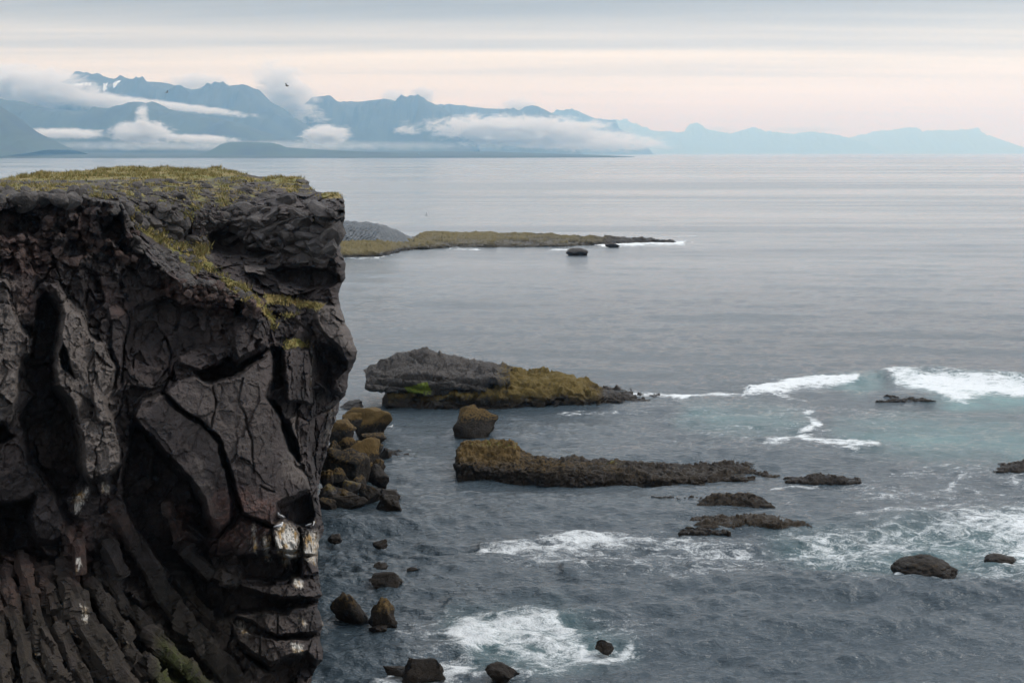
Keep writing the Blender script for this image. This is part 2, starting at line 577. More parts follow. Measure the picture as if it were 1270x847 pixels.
FOAM_LINE = [
    ([(600, 683), (650, 676), (720, 671), (800, 670), (860, 678), (930, 685)], 10, 0.68),
    ([(640, 690), (740, 682), (820, 690)], 8, 0.35),
    ([(820, 716), (880, 708), (960, 697), (1040, 700)], 12, 0.46),
    ([(925, 487), (955, 482), (985, 479), (1030, 474), (1062, 470)], 5.0, 0.95),
    ([(800, 491), (850, 490), (925, 488)], 2.6, 0.62),
    ([(1002, 515), (1012, 527), (992, 541), (950, 548)], 6, 0.72), ([(1000, 541), (1035, 549), (1090, 552)], 6, 0.9),
    ([(955, 487), (975, 492), (1000, 497)], 2.5, 0.6),
    ([(690, 513), (740, 512), (800, 510)], 2.0, 0.42), ([(780, 489), (850, 491)], 3.2, 0.85),
    ([(742, 304), (790, 302.5), (850, 301.5)], 2.6, 0.9), ([(560, 309), (600, 310)], 1.2, 0.7), ([(425, 320), (470, 320), (485, 316)], 1.3, 0.7), ([(680, 310), (705, 310)], 1.2, 0.7),
    ([(760, 296), (860, 293)], 2.2, 0.4),
    ([(1108, 719), (1160, 722), (1205, 724)], 4, 0.85), ([(1200, 712), (1260, 706), (1330, 712)], 12, 0.55),
    ([(728, 797), (720, 806), (748, 813), (775, 806), (783, 798)], 6, 0.9),
    ([(470, 838), (510, 823), (560, 826)], 8, 0.8), ([(590, 838), (640, 822), (660, 830)], 6, 0.6),
    ([(960, 606), (985, 601), (1010, 602)], 3, 0.6), ([(995, 603), (1080, 606), (1160, 600)], 3, 0.32),
    ([(1168, 604), (1182, 598), (1192, 590)], 5, 0.55), ([(1180, 612), (1270, 604)], 14, 0.34), ([(1110, 590), (1180, 578), (1270, 585)], 6, 0.4),
    ([(960, 640), (985, 622), (975, 606)], 2, 0.4), ([(1060, 640), (1140, 636), (1200, 624)], 5, 0.5),
    ([(840, 516), (930, 532)], 4, 0.34), ([(820, 545), (900, 540)], 4, 0.24), ([(1150, 560), (1240, 556)], 4, 0.25),
    ([(640, 540), (740, 548)], 8, 0.20), ([(700, 515), (760, 540)], 7, 0.16), ([(405, 800), (450, 806)], 5, 0.15),
]
AERATED = [([(850, 508), (920, 505), (1000, 520), (990, 530), (900, 530), (850, 522)], 22, 0.55),
           ([(1040, 530), (1130, 520), (1270, 530), (1400, 540), (1400, 572), (1270, 568), (1150, 565), (1060, 548)], 26, 0.62),
           ([(1010, 470), (1090, 462), (1105, 482), (1060, 490)], 10, 0.55), ([(1110, 468), (1420, 478), (1420, 512), (1180, 506)], 12, 0.8),
           ([(560, 775), (690, 762), (780, 800), (690, 825), (580, 815)], 30, 0.35), ([(960, 670), (1420, 630), (1420, 720), (1000, 700)], 30, 0.30)]
SWELL = [([(450, 706), (560, 702), (620, 695)], 6, 0.25), ([(700, 707), (760, 702), (830, 695)], 7, 0.4), ([(860, 700), (930, 690), (1010, 697)], 7, 0.45),
         ([(560, 752), (640, 742), (720, 738), (800, 742)], 9, 0.35), ([(870, 750), (950, 736), (1050, 740)], 8, 0.3),
         ([(1095, 468), (1150, 464), (1270, 470), (1420, 474)], 5, 1.0), ([(930, 484), (985, 477), (1062, 469), (1090, 468)], 4, 0.6),
         ([(600, 676), (720, 667), (860, 673), (960, 676), (1120, 654), (1270, 630)], 7, 0.35)]


def build_sea():
    # distance rows even in what they cover of the view, then growing to the horizon
    vv = np.concatenate([np.arange(0.9, 12, 0.45), np.arange(12, 110, 1.0), np.arange(110, 700, 0.95), np.arange(700, 4000, 260)])
    r = np.sort(np.concatenate([[1.0], CAMZ * F / vv, [62500, 52000]]))[::-1]
    a_mid = np.arctan((np.arange(372, 1330, 1.45) - W / 2) / F)
    a_l = np.linspace(-math.pi, a_mid[0], 150)[:-1] * 1.0
    a_l = np.concatenate([np.linspace(-math.pi, -0.45, 60), np.linspace(-0.45, a_mid[0], 60)[1:-1]])
    a_r = np.concatenate([np.linspace(a_mid[-1], 0.45, 30)[1:], np.linspace(0.45, math.pi, 60)[1:]])
    az = np.concatenate([a_l, a_mid, a_r])
    A, R = np.meshgrid(az, r)
    X, Y = R * np.sin(A), R * np.cos(A)
    P = np.stack([X, Y, np.zeros_like(X)], -1)
    front = (np.abs(A) < 0.6) & (R > 55)
    dr = np.abs(np.gradient(r))[:, None]
    z = np.zeros_like(X)
    g = np.random.default_rng(3)
    lam = np.geomspace(0.6, 26, 72)
    for L in lam:
        th = math.radians(-95 + g.normal() * (26 if L < 5 else 14))
        k = 2 * math.pi / L
        amp = 0.0100 * L ** 0.92 * g.uniform(0.5, 1.2) * (1.10 if L < 5 else 0.66)
        fade = smooth(0.9, 0.35, dr / L)
        ph = k * (X * math.cos(th) + Y * math.sin(th)) + g.uniform(0, 6.28)
        s = np.sin(ph)
        z += amp * fade * (s + 0.25 * np.cos(2 * ph))
    group = 0.75 + 0.7 * fbm(P / 28.0, 3)
    lee = smooth(60, 150, R)
    z *= np.clip(group, 0.35, 1.5) * (1.25 - 0.87 * smooth(92, 200, R))      # the water farther out is smoother
    u, v = project(P)
    foam = np.zeros_like(X); aer = np.zeros_like(X)
    m = front & (u > 300) & (u < 1500) & (v < 1000) & (v > 200)
    um, vm = u[m], v[m]
    wob = P[m] / np.array([6.0, 9.0, 1.0])
    um = um + 22 * fbm(wob, 5, 0.6); vm = vm + 9 * fbm(wob + 40, 5, 0.6) * smooth(280, 620, vm)
    f = np.zeros_like(um); a = np.zeros_like(um); sw = np.zeros_like(um)
    for poly, soft, inten in FOAM_POLY:
        f = np.maximum(f, inten * smooth(-soft, soft, poly_sd(um, vm, poly)))
    for pts, w, inten in FOAM_LINE:
        dl = line_d(um, vm, pts)
        f = np.maximum(f, inten * (0.62 * np.exp(-(dl / w) ** 2) + 0.40 * np.exp(-(dl / (w * 2.4)) ** 2)))
    for poly, soft, inten in AERATED:
        a = np.maximum(a, inten * smooth(-soft, soft, poly_sd(um, vm, poly)))
    for pts, w, h in SWELL:
        sw = np.maximum(sw, h * np.exp(-(line_d(um, vm, pts) / w) ** 2))
    brk = fbm(P[m] / 1.6, 4)
    f = f * (0.75 + 0.5 * smooth(-0.4, 0.5, fbm(P[m] / 7.0, 3)))
    zz = z[m] + sw * 0.9 + np.clip(f, 0, 1) * (0.10 + 0.22 * brk)
    foam[m] = np.clip(f, 0, 1); aer[m] = a * (0.7 + 0.5 * fbm(P[m] / 5, 3)); z[m] = zz
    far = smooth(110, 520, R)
    P[..., 2] = np.where(R > 45, z, 0)
    h, w = X.shape
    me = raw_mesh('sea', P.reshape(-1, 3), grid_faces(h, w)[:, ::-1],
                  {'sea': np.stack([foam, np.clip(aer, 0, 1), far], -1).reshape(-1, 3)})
    return tag(link('sea', me, M_SEA), 'grey blue sea with small waves and patches of white foam', 'sea', kind='structure')


build_sea()

# ------------------------------------------------------------------ far land
def mountain(name, prof, Y, label, seed, depth=2200.0, base=0.0, rough=1.0, snow=None, veg=0.5):
    prof = np.asarray(prof, float)
    u = np.linspace(prof[0, 0], prof[-1, 0], 360)
    v = np.interp(u, prof[:, 0], prof[:, 1])
    crest = at(u, v, Y)
    x = crest[:, 0]
    zc = np.maximum(crest[:, 2], 4)
    s = np.linspace(-1, 1, 90)
    S, Xg = np.meshgrid(s, x, indexing='ij')
    Zc = np.broadcast_to(zc, S.shape)
    wob = fbm(np.stack([Xg / 1500, S * 0, S * 0 + seed], -1), 3) * 0.0
    Yg = Y + S * depth + wob
    sa = np.abs(S)
    shape = (1 - sa) ** 1.35 * 0.75 + 0.25 * (1 - smooth(0, 0.8, sa))
    Pn = np.stack([Xg / 900.0, Yg / 900.0, np.full_like(Xg, seed * 3.1)], -1)
    rd = fbm(Pn, 5, ridged=True)
    gul = fbm(np.stack([Xg / 330.0, Yg / 1600.0, np.full_like(Xg, seed)], -1), 4, ridged=True)
    k = smooth(0.0, 0.30, sa) * (1 - smooth(0.8, 1, sa))
    Z = Zc * shape * (1 + k * (0.30 * rd + 0.30 * gul) * rough)
    Z += (fbm(np.stack([Xg / 140.0, Yg / 140., np.full_like(Xg, seed)], -1), 3) * 0.012 * Zc) * (1 - sa)
    Z = np.where(sa > 0.985, -3, np.maximum(Z, -3) + base * 0)
    P = np.stack([Xg, Yg, Z], -1)
    uu, vv = project(P)
    sn = np.zeros_like(Z)
    for poly in (snow or []):
        sn = np.maximum(sn, smooth(-2.0, 2.0, poly_sd(uu, vv, poly)) * (S <= 0.02))
    vg = np.clip(veg * (1.2 - Z / 500.0), 0, 1)
    h, w = Z.shape
    me = raw_mesh(name, P.reshape(-1, 3), grid_faces(h, w), {'tone': np.stack([sn, vg, vg * 0], -1).reshape(-1, 3)})
    return tag(link(name, me, M_MOUNT), label, 'mountain', kind='structure')


mountain('mountain', [(-200, 40), (-80, 92), (0, 139), (12, 148), (22, 158), (34, 168), (48, 176), (70, 186)], 8900,
         'steep dark blue mountain flank cut off by the frame, nearest of the range', 1, 1300, veg=0.8)
mountain('mountain', [(-200, 118), (-60, 120), (0, 124), (20, 125), (40, 130), (80, 137), (110, 138), (140, 134), (160, 127), (176, 126), (190, 131), (215, 137), (250, 142), (290, 151), (330, 166), (380, 178), (420, 187)], 12200,
         'low rounded blue foothill in front of the snow streaked peak', 2, 1500, veg=0.9)
mountain('mountain', [(-200, 110), (-60, 112), (40, 108), (75, 101), (95, 96), (107, 89), (118, 92), (130, 95), (150, 99), (190, 101), (210, 103), (222, 108), (235, 111), (250, 109), (265, 107), (290, 105), (305, 105), (314, 109), (330, 122), (345, 133), (360, 143), (378, 153), (392, 163), (415, 182)], 14600,
         'tall blue mountain with thin snow streaks below its pointed summit', 3, 1900,
         snow=[[(92, 104), (115, 103), (112, 107), (90, 108)], [(121, 101), (127, 101), (127, 103), (121, 103)], [(122, 105), (134, 104), (133, 106), (122, 106)],
               [(138, 107), (142, 101), (151, 100), (147, 104), (142, 109)], [(127, 111), (134, 110), (133, 113), (127, 113)]])
mountain('mountain', [(290, 150), (340, 140), (385, 128), (394, 121), (405, 119), (412, 122), (418, 126), (440, 127), (460, 124), (478, 122), (490, 125), (500, 121), (515, 120), (535, 127), (548, 133), (560, 143), (575, 155), (592, 176)], 15800,
         'broad blue mountain with two low tops and a small knob on its shoulder', 4, 1800)
mountain('mountain', [(500, 140), (540, 130), (555, 130), (570, 131), (600, 134), (630, 135), (645, 137), (652, 132), (660, 130), (668, 132), (680, 138), (690, 143), (697, 152), (706, 158), (715, 172)], 19000,
         'long flat topped blue ridge ending in a craggy bluff', 5, 1900)
mountain('mountain', [(670, 150), (690, 140), (702, 137), (716, 137), (726, 142), (738, 147), (748, 148), (762, 149), (766, 158), (778, 165), (800, 178)], 27000,
         'pale blue headland with a cut off square end past the craggy bluff', 6, 1900)
mountain('mountain', [(740, 160), (760, 151), (775, 148), (790, 155), (810, 162), (835, 165), (852, 163), (858, 155), (863, 152), (875, 160), (905, 166), (920, 162), (932, 158), (945, 163), (985, 166), (1005, 163), (1035, 168), (1070, 177)], 50000,
         'very faint jagged mountain chain with a small horn, washed out by haze', 7, 3500)
mountain('mountain', [(1020, 182), (1050, 173), (1080, 165), (1098, 162), (1112, 162), (1125, 158), (1140, 164), (1152, 163), (1165, 161), (1185, 163), (1205, 160), (1218, 168), (1240, 176), (1262, 183), (1300, 187)], 55000,
         'faint broad mountain with serrated top at the end of the chain', 8, 3500)


def lowland():
    u = np.linspace(-300, 786, 420)
    y0 = np.interp(u, [-300, 0, 300, 600, 760, 786], [7700, 7900, 8100, 8400, 9000, 9600])
    s = np.linspace(0, 1, 40)
    rows = []
    for q in s:
        Y = y0 + q * 4500 * np.interp(u, [-300, 700, 786], [1, 0.7, 0.02])
        x = (u - W / 2) / F * Y
        taper = np.interp(u, [-300, 600, 786], [1, 1, 0.12])
        z = (smooth(-0.01, 0.02, q) * 9 + q * 34) * taper - 2
        z = z + 3 * fbm(np.stack([x / 160, Y / 400, x * 0], -1), 3) * taper
        rows.append(np.stack([x, Y, z], -1))
    P = np.array(rows)
    t = np.zeros((P.shape[0] * P.shape[1], 3)); t[:, 1] = 0.6
    o = link('lowland', raw_mesh('lowland', P.reshape(-1, 3), grid_faces(*P.shape[:2]), {'tone': t}), M_MOUNT)
    tag(o, 'flat dark strip of coastal plain under the mountains', 'plain', kind='structure')


lowland()
mountain('hill', [(255, 190), (266, 185), (274, 179), (284, 176.5), (300, 176), (335, 177), (346, 179), (356, 183), (385, 185), (420, 187), (470, 189), (520, 191)], 9300,
         'low flat topped crater hill on the coastal plain', 9, 600, rough=0.35, veg=0.9)


# ------------------------------------------------------------------ clouds lying on the mountains
def ball(sub):
    bm = bmesh.new()
    bmesh.ops.create_icosphere(bm, subdivisions=sub, radius=1.0)
    V = np.array([v.co[:] for v in bm.verts]); Fc = np.array([[v.index for v in f.verts] for f in bm.faces])
    bm.free()
    return V, Fc


CLOUD_V, CLOUD_F = ball(3)


def cloud(u, v, wpx, hpx, Y, label, tilt=0.0, thick=350.0, dens=0.010, lo=0.22, hi=1.25):
    c = at(u, v, Y)
    sx, sz = wpx / 2 / F * Y * 1.45, hpx / 2 / F * Y * 1.9
    m = mat_cloud('cloud_vapour', dens * 3.6, 4.2 / max(sz * 2, 200), lo, hi)
    V = CLOUD_V * 1.0
    o = link('cloud', raw_mesh('cloud', V, CLOUD_F), m)
    o.location = c
    o.scale = (sx, thick, sz)
    o.rotation_euler = (0, math.radians(tilt), 0)
    return tag(o, label, 'cloud', 'clouds lying on the far mountains')


CLOUDS = [
    (0, 107, 225, 36, 13500, 'thick white cloud bank hiding the ridge beside the snow streaked peak', 4, 420, 0.010),
    (115, 124, 200, 14, 13500, 'cloud tongue below the snow streaks, joined to the thick bank', 7, 350, 0.009),
    (225, 133, 150, 7, 13500, 'thin tapering wisp of cloud along the rounded foothill', 7, 300, 0.010),
    (176, 165, 66, 20, 11000, 'puffy low cloud with a small tower standing over it', 0, 260, 0.014),
    (177, 148, 15, 26, 11000, 'small upright tower of cloud over the puffy low cloud', 0, 130, 0.014),
    (82, 166, 92, 9, 11000, 'flat streak of low cloud at the dark flank', 1, 220, 0.016),
    (245, 172, 90, 7, 11000, 'thin low streak of cloud above the crater hill', 2, 220, 0.012),
    (404, 168, 56, 17, 13200, 'small white cloud at the foot of the sharp slope', -3, 260, 0.015),
    (352, 116, 82, 42, 15200, 'cloud spilling down behind the sharp mountain slope', 28, 300, 0.008),
    (385, 148, 60, 22, 15100, 'lower end of the cloud spilling between two mountains', 32, 200, 0.008),
    (245, 102, 70, 14, 15800, 'soft cap cloud behind the saddle of the tall mountain', 0, 300, 0.007),
    (525, 119, 28, 16, 16800, 'tiny cap cloud behind the two low tops', 0, 250, 0.008),
    (488, 119, 30, 12, 16800, 'faint cap cloud between the two low tops', 0, 250, 0.005),
    (645, 131, 40, 13, 20500, 'small cap cloud behind the craggy bluff', 0, 300, 0.006),
    (640, 163, 220, 26, 15000, 'long white fog bank lying below the flat ridge', 1, 500, 0.012),
    (725, 175, 180, 18, 16500, 'pale end of the fog bank running out over the sea', 2, 500, 0.006),
    (300, 181, 640, 9, 9900, 'faint mist layer lying along the foot of the blue mountains', 0, 500, 0.0007),
    (505, 163, 30, 10, 14800, 'small torn puff of cloud on the broad mountain', 0, 150, 0.010),
    (1000, 161, 90, 6, 57000, 'faint cream cloud behind the serrated chain', 0, 600, 0.003),
    (885, 161, 60, 6, 54500, 'faint cloud beside the small horn of the chain', 0, 600, 0.003),
]
for c_ in CLOUDS:
    cloud(*c_[:5], c_[5], *c_[6:])


def haze_box():
    X, Y0, Y1, Z0, Z1 = 63000, -63000, 63000, -5.0, 1260.0
    V = np.array([(x, y, z) for x in (-X, X) for y in (Y0, Y1) for z in (Z0, Z1)])
    Fq = np.array([(0, 1, 3, 2), (4, 6, 7, 5), (0, 4, 5, 1), (2, 3, 7, 6), (0, 2, 6, 4), (1, 5, 7, 3)])
    m = bpy.data.materials.new('haze_air'); m.use_nodes = True
    n = m.node_tree.nodes; n.clear()
    out = n.new('ShaderNodeOutputMaterial'); v = n.new('ShaderNodeVolumePrincipled')
    v.inputs['Color'].default_value = (0.35, 0.665, 1.0, 1)
    v.inputs['Absorption Color'].default_value = (1, 1, 1, 1)      # clear air: it scatters, blue the most, and takes nothing away
    v.inputs['Density'].default_value = 7.2e-5
    v.inputs['Anisotropy'].default_value = 0.72
    m.node_tree.links.new(v.outputs[0], out.inputs['Volume'])
    o = link('haze', raw_mesh('haze', V, Fq, smooth_=False), m)
    tag(o, 'thin pale haze in the air over the bay', 'haze', kind='stuff')


haze_box()

# ------------------------------------------------------------------ cliff
EDGE = [(200, 425), (243, 425), (250, 427), (262, 428), (272, 427), (286, 424), (300, 421), (310, 421), (318, 425), (328, 429), (345, 428), (352, 424), (362, 420), (374, 421), (388, 424),
        (402, 430), (415, 436), (428, 440), (436, 443), (445, 442), (456, 437), (464, 432), (476, 431), (490, 429), (497, 422), (505, 421), (512, 419), (530, 412), (555, 407), (575, 401),
        (592, 397), (610, 394), (622, 396), (640, 399), (655, 402), (664, 400), (672, 395), (690, 394), (712, 395), (716, 396), (728, 398), (737, 400), (743, 395), (750, 394), (762, 397),
        (775, 401), (785, 398), (792, 397), (806, 400), (818, 401), (824, 395), (832, 389), (847, 386), (960, 380)]
TOP = [(-90, 226), (-20, 224), (0, 222), (18, 221), (30, 217), (44, 216), (52, 213), (60, 214), (80, 214), (100, 212.5), (125, 210), (140, 207.5), (155, 206.5), (180, 208), (205, 207.5), (225, 210),
       (255, 210), (262, 207.5), (270, 207.5), (278, 211), (300, 215), (320, 219), (340, 220), (360, 219), (372, 219.5), (377, 222), (382, 228), (387, 234), (393, 238), (402, 239), (412, 238), (420, 240), (425, 244), (450, 246)]
FRONT = [(-90, 246, 64.2), (0, 246, 65.5), (90, 244, 67.5), (140, 254, 68.5), (160, 268, 70), (172, 300, 70.2), (200, 338, 70.5), (260, 352, 71), (315, 375, 72.5), (340, 400, 74), (390, 400, 76.5), (425, 400, 77.5),
         (-90, 400, 62), (0, 380, 64), (0, 500, 63.5), (0, 620, 64.5), (0, 720, 64.5), (0, 847, 61), (-90, 847, 60), (100, 400, 67), (110, 500, 67), (130, 590, 67.5), (110, 680, 67.5),
         (110, 770, 65.5), (110, 850, 63.5), (160, 330, 70), (180, 450, 69.5), (200, 530, 69.5), (250, 420, 71), (270, 500, 70.5), (270, 600, 70.5), (330, 480, 72), (340, 600, 72.5),
         (345, 660, 73), (300, 700, 72.5), (220, 700, 71.5), (200, 780, 69.5), (220, 850, 68), (300, 850, 72.5), (300, 780, 72.5), (350, 780, 74), (395, 700, 76), (395, 780, 75.5),
         (390, 850, 75), (395, 640, 76.2), (400, 560, 76.5), (410, 500, 77), (435, 440, 77.5), (380, 450, 75), (370, 540, 74.5), (350, 900, 73), (100, 900, 62), (250, 900, 69), (0, 960, 58), (400, 960, 74)]
BACK = [(-90, 240, 67), (0, 240, 69), (60, 238, 70.5), (-90, 226, 81), (0, 223, 85), (30, 217, 93), (100, 214, 97), (140, 209, 103), (200, 208, 106), (270, 210, 102), (320, 219, 98), (360, 220, 96),
        (379, 222, 94), (0, 230, 76), (100, 232, 76), (150, 240, 75), (200, 238, 78), (200, 220, 91), (250, 248, 80), (250, 230, 86), (300, 245, 82), (300, 228, 88), (350, 240, 83.5), (350, 229, 89),
        (400, 246, 81), (424, 245, 80.5), (384, 231, 91), (390, 240, 84.5), (180, 275, 75.5), (200, 300, 75), (230, 285, 78), (215, 325, 73), (250, 320, 77), (250, 345, 73.5), (290, 355, 74), (270, 300, 80), (320, 372, 74.5),
        (300, 275, 80), (340, 270, 79.5), (400, 265, 79.3), (426, 270, 79), (300, 320, 79), (350, 320, 79), (420, 320, 78.5), (330, 350, 77.5), (400, 355, 78), (428, 345, 78), (340, 378, 75.5),
        (390, 380, 76.8), (425, 380, 77.8), (340, 400, 74), (390, 400, 76.5), (425, 400, 77.5), (335, 420, 73.5)]
LIP = [(-120, 247), (0, 246), (40, 243), (75, 246), (95, 243), (120, 250), (145, 254), (160, 268), (168, 290), (180, 318), (200, 338), (225, 350), (260, 352), (290, 360), (315, 376), (330, 393), (350, 400), (470, 400),
       (470, 1200), (-120, 1200)]
# blocks and hollows of the face: outline, how far out (-) or in (+) in metres, width of the edge, smoothness of the rock
BLOCKS = [
    ([(45, 372), (57, 359), (75, 389), (70, 425), (66, 453), (66, 480), (81, 500), (100, 550), (98, 575), (102, 590), (85, 617), (70, 617), (55, 590), (36, 575), (28, 543), (23, 518), (42, 490), (28, 470), (28, 450), (40, 435), (42, 400)], 2.2, 5, 0.1),
    ([(60, 351), (74, 349), (83, 368), (104, 387), (113, 415), (132, 425), (147, 457), (140, 476), (133, 492), (138, 511), (149, 539), (154, 575), (147, 583), (132, 596), (110, 603), (102, 590), (99, 575), (100, 550), (91, 522), (86, 500), (66, 480), (66, 453), (70, 425), (75, 389), (66, 370)], -2.2, 12, 0.35),
    ([(77, 425), (83, 438), (92, 470), (76, 453), (73, 444)], 2.0, 3, 0.3),
    ([(-110, 335), (8, 345), (25, 395), (36, 420), (40, 438), (28, 450), (25, 470), (25, 500), (18, 525), (10, 533), (4, 528), (-110, 540)], -1.6, 10, 0.35),
    ([(-30, 528), (4, 526), (12, 536), (20, 541), (2, 551), (-30, 556)], 1.8, 4, 0.3),
    ([(-110, 556), (0, 552), (23, 539), (28, 543), (36, 575), (55, 590), (70, 617), (85, 647), (83, 667), (66, 676), (45, 672), (38, 656), (36, 639), (42, 617), (25, 626), (-110, 622)], -0.9, 10, 0.55),
    ([(-30, 628), (42, 620), (36, 639), (40, 660), (45, 672), (60, 690), (40, 700), (20, 690), (-30, 680)], 2.2, 5, 0.3),
    ([(132, 378), (145, 374), (160, 383), (159, 402), (153, 446), (151, 470), (143, 453), (136, 425)], -0.9, 7, 0.6),
    ([(106, 330), (122, 340), (127, 352), (131, 375), (121, 385), (110, 397), (103, 378)], 0.9, 5, 0.1),
    ([(120, 262), (150, 265), (160, 300), (155, 320), (140, 300), (125, 300)], 1.3, 6, 0.2),
    ([(-20, 262), (20, 255), (50, 270), (55, 300), (30, 290), (10, 300), (-20, 290)], 0.8, 6, 0.1),
    ([(158, 400), (165, 380), (200, 368), (230, 376), (290, 376), (300, 396), (286, 410), (282, 428), (241, 438), (222, 442), (205, 470), (190, 480), (165, 470), (156, 440)], 0.5, 10, 0.35),
    ([(305, 368), (326, 376), (334, 406), (331, 429), (303, 450), (294, 453), (284, 429), (288, 406), (303, 397)], -1.4, 12, 0.55),
    ([(289, 374), (303, 374), (304, 394), (291, 392)], 2.4, 3, 0.2),
    ([(220, 442), (241, 440), (284, 429), (282, 442), (271, 451), (258, 461), (241, 461), (220, 453)], -0.7, 8, 0.5),
    ([(160, 480), (190, 485), (215, 468), (222, 445), (205, 440), (175, 430), (162, 440), (155, 470)], -0.5, 8, 0.5),
    ([(239, 461), (271, 451), (282, 442), (294, 455), (326, 434), (331, 431), (316, 450), (303, 459), (284, 469), (267, 473), (252, 472)], 2.3, 3, 0.3),
    ([(150, 590), (165, 515), (190, 548), (215, 578), (236, 597), (252, 622), (256, 640), (268, 662), (256, 668), (232, 650), (222, 668), (240, 690), (258, 722), (300, 726), (345, 742), (396, 743), (394, 752), (350, 757), (300, 761), (285, 768), (262, 770), (240, 745), (215, 715), (190, 690), (168, 660), (152, 620)], 2.0, 6, 0.1),
    ([(164, 509), (176, 494), (200, 487), (220, 507), (246, 522), (265, 539), (273, 550), (282, 586), (288, 618), (290, 636), (286, 648), (269, 662), (256, 640), (252, 619), (235, 594), (220, 578), (204, 563), (187, 542), (164, 528)], -2.3, 7, 0.95),
    ([(240, 466), (255, 474), (285, 471), (313, 453), (333, 438), (339, 455), (338, 475), (331, 492), (346, 513), (354, 550), (367, 573), (382, 596), (386, 609), (369, 615), (345, 626), (339, 652), (322, 647), (301, 637), (292, 618), (286, 586), (275, 552), (267, 541), (248, 524), (222, 507), (204, 488), (220, 470)], -2.1, 6, 0.95),
    ([(331, 494), (341, 494), (352, 522), (369, 545), (372, 575), (358, 560), (348, 524)], 2.0, 3, 0.3),
    ([(354, 518), (367, 515), (371, 541), (373, 571), (365, 543)], -0.7, 5, 0.7),
    ([(345, 628), (370, 616), (384, 612), (391, 640), (380, 655), (367, 651), (350, 643), (338, 654)], 1.4, 4, 0.3),
    ([(299, 639), (337, 654), (344, 682), (310, 690), (268, 690), (270, 667)], -1.3, 8, 0.5),
    ([(338, 647), (350, 643), (366, 651), (372, 660), (370, 684), (345, 684), (337, 665)], -2.0, 6, 0.4),
    ([(371, 659), (380, 654), (395, 656), (400, 672), (393, 690), (375, 690)], -1.5, 6, 0.4),
    ([(294, 689), (320, 687), (340, 688), (355, 690), (374, 692), (376, 712), (362, 717), (330, 722), (300, 717)], 1.5, 4, 0.3),
    ([(352, 684), (369, 686), (368, 712), (358, 708)], -1.2, 4, 0.5),
    ([(375, 690), (396, 688), (398, 712), (376, 713)], -1.6, 4, 0.5),
    ([(296, 722), (331, 726), (360, 723), (365, 715), (388, 715), (402, 737), (390, 742), (367, 742), (339, 740), (313, 740), (299, 733)], -1.9, 5, 0.5),
    ([(284, 763), (311, 759), (356, 759), (365, 748), (396, 748), (404, 777), (394, 786), (339, 788), (330, 784), (313, 773)], -1.5, 6, 0.5),
    ([(281, 768), (300, 778), (330, 788), (345, 791), (396, 789), (404, 820), (392, 823), (380, 808), (350, 818), (335, 823), (310, 810), (293, 796)], -1.9, 6, 0.5),
    ([(290, 800), (335, 826), (352, 820), (380, 810), (392, 824), (388, 870), (300, 870), (330, 835)], 2.0, 5, 0.3),
    ([(295, 838), (310, 824), (340, 832), (352, 850), (345, 880), (290, 880)], -0.9, 6, 0.4),
    ([(258, 291), (282, 280), (292, 288), (318, 306), (343, 314), (322, 321), (277, 317), (258, 313)], 1.1, 6, 0.2),
    ([(302, 326), (330, 332), (331, 344), (303, 338)], -1.4, 3, 0.6),
    ([(330, 335), (360, 330), (400, 332), (420, 340), (425, 352), (410, 358), (380, 362), (350, 352)], 1.1, 5, 0.2),
    ([(412, 272), (440, 272), (440, 312), (416, 305)], 2.2, 4, 0.3),
    ([(390, 374), (440, 380), (450, 416), (452, 436), (430, 461), (418, 434), (396, 412), (388, 395)], -1.5, 9, 0.8),
    ([(396, 420), (416, 432), (428, 447), (430, 461), (416, 472), (414, 491), (390, 472), (388, 434)], 1.15, 7, 0.2),
    ([(352, 432), (384, 435), (386, 463), (384, 500), (354, 500), (352, 472)], -1.7, 6, 0.5),
    ([(335, 429), (352, 431), (350, 480), (337, 486), (339, 453)], 2.2, 3, 0.3),
    ([(388, 480), (440, 490), (420, 520), (404, 570), (400, 610), (390, 600), (380, 560), (384, 520)], 0.9, 8, 0.2),
]
CRACKS = [([(204, 488), (222, 508), (247, 523), (266, 540), (275, 552), (285, 586), (291, 618), (300, 637), (322, 648), (338, 655)], 1.0, 1.1),
          ([(304, 520), (312, 545), (315, 585)], 0.9, 0.4), ([(298, 568), (308, 572), (314, 578)], 1.0, 0.35), ([(322, 602), (330, 606), (340, 610)], 1.0, 0.4),
          ([(263, 470), (268, 500), (262, 530)], 0.8, 0.3), ([(300, 470), (296, 500), (306, 520)], 0.8, 0.3), ([(205, 420), (212, 440), (209, 470), (200, 490)], 1.0, 0.8),
          ([(76, 376), (84, 368)], 1.0, 0.8), ([(270, 667), (286, 648), (300, 638)], 1.2, 0.8), ([(330, 784), (345, 790), (396, 788)], 1.0, 0.8), ([(152, 380), (160, 395), (154, 440), (151, 475)], 1.0, 0.8),
          ([(322, 790), (322, 820)], 0.8, 0.4), ([(344, 760), (344, 786)], 0.8, 0.4)]
RED = [([(200, 345), (260, 345), (325, 372), (330, 388), (280, 388), (230, 376), (200, 362)], 10, 0.85), ([(0, 290), (60, 290), (60, 340), (20, 345), (0, 330)], 14, 0.6), ([(85, 270), (115, 268), (115, 300), (88, 305)], 10, 0.5),
       ([(262, 612), (300, 606), (345, 622), (340, 655), (300, 680), (265, 685), (255, 650)], 14, 0.75), ([(205, 620), (235, 630), (235, 672), (215, 670)], 8, 0.7), ([(10, 352), (45, 360), (40, 390), (20, 385)], 10, 0.4),
       ([(118, 340), (160, 378), (162, 396), (140, 394)], 8, 0.35), ([(-30, 680), (60, 690), (60, 750), (0, 760), (-30, 750)], 14, 0.6), ([(80, 650), (110, 650), (112, 720), (88, 728)], 8, 0.8), ([(130, 612), (168, 650), (160, 676), (138, 660)], 8, 0.6)]
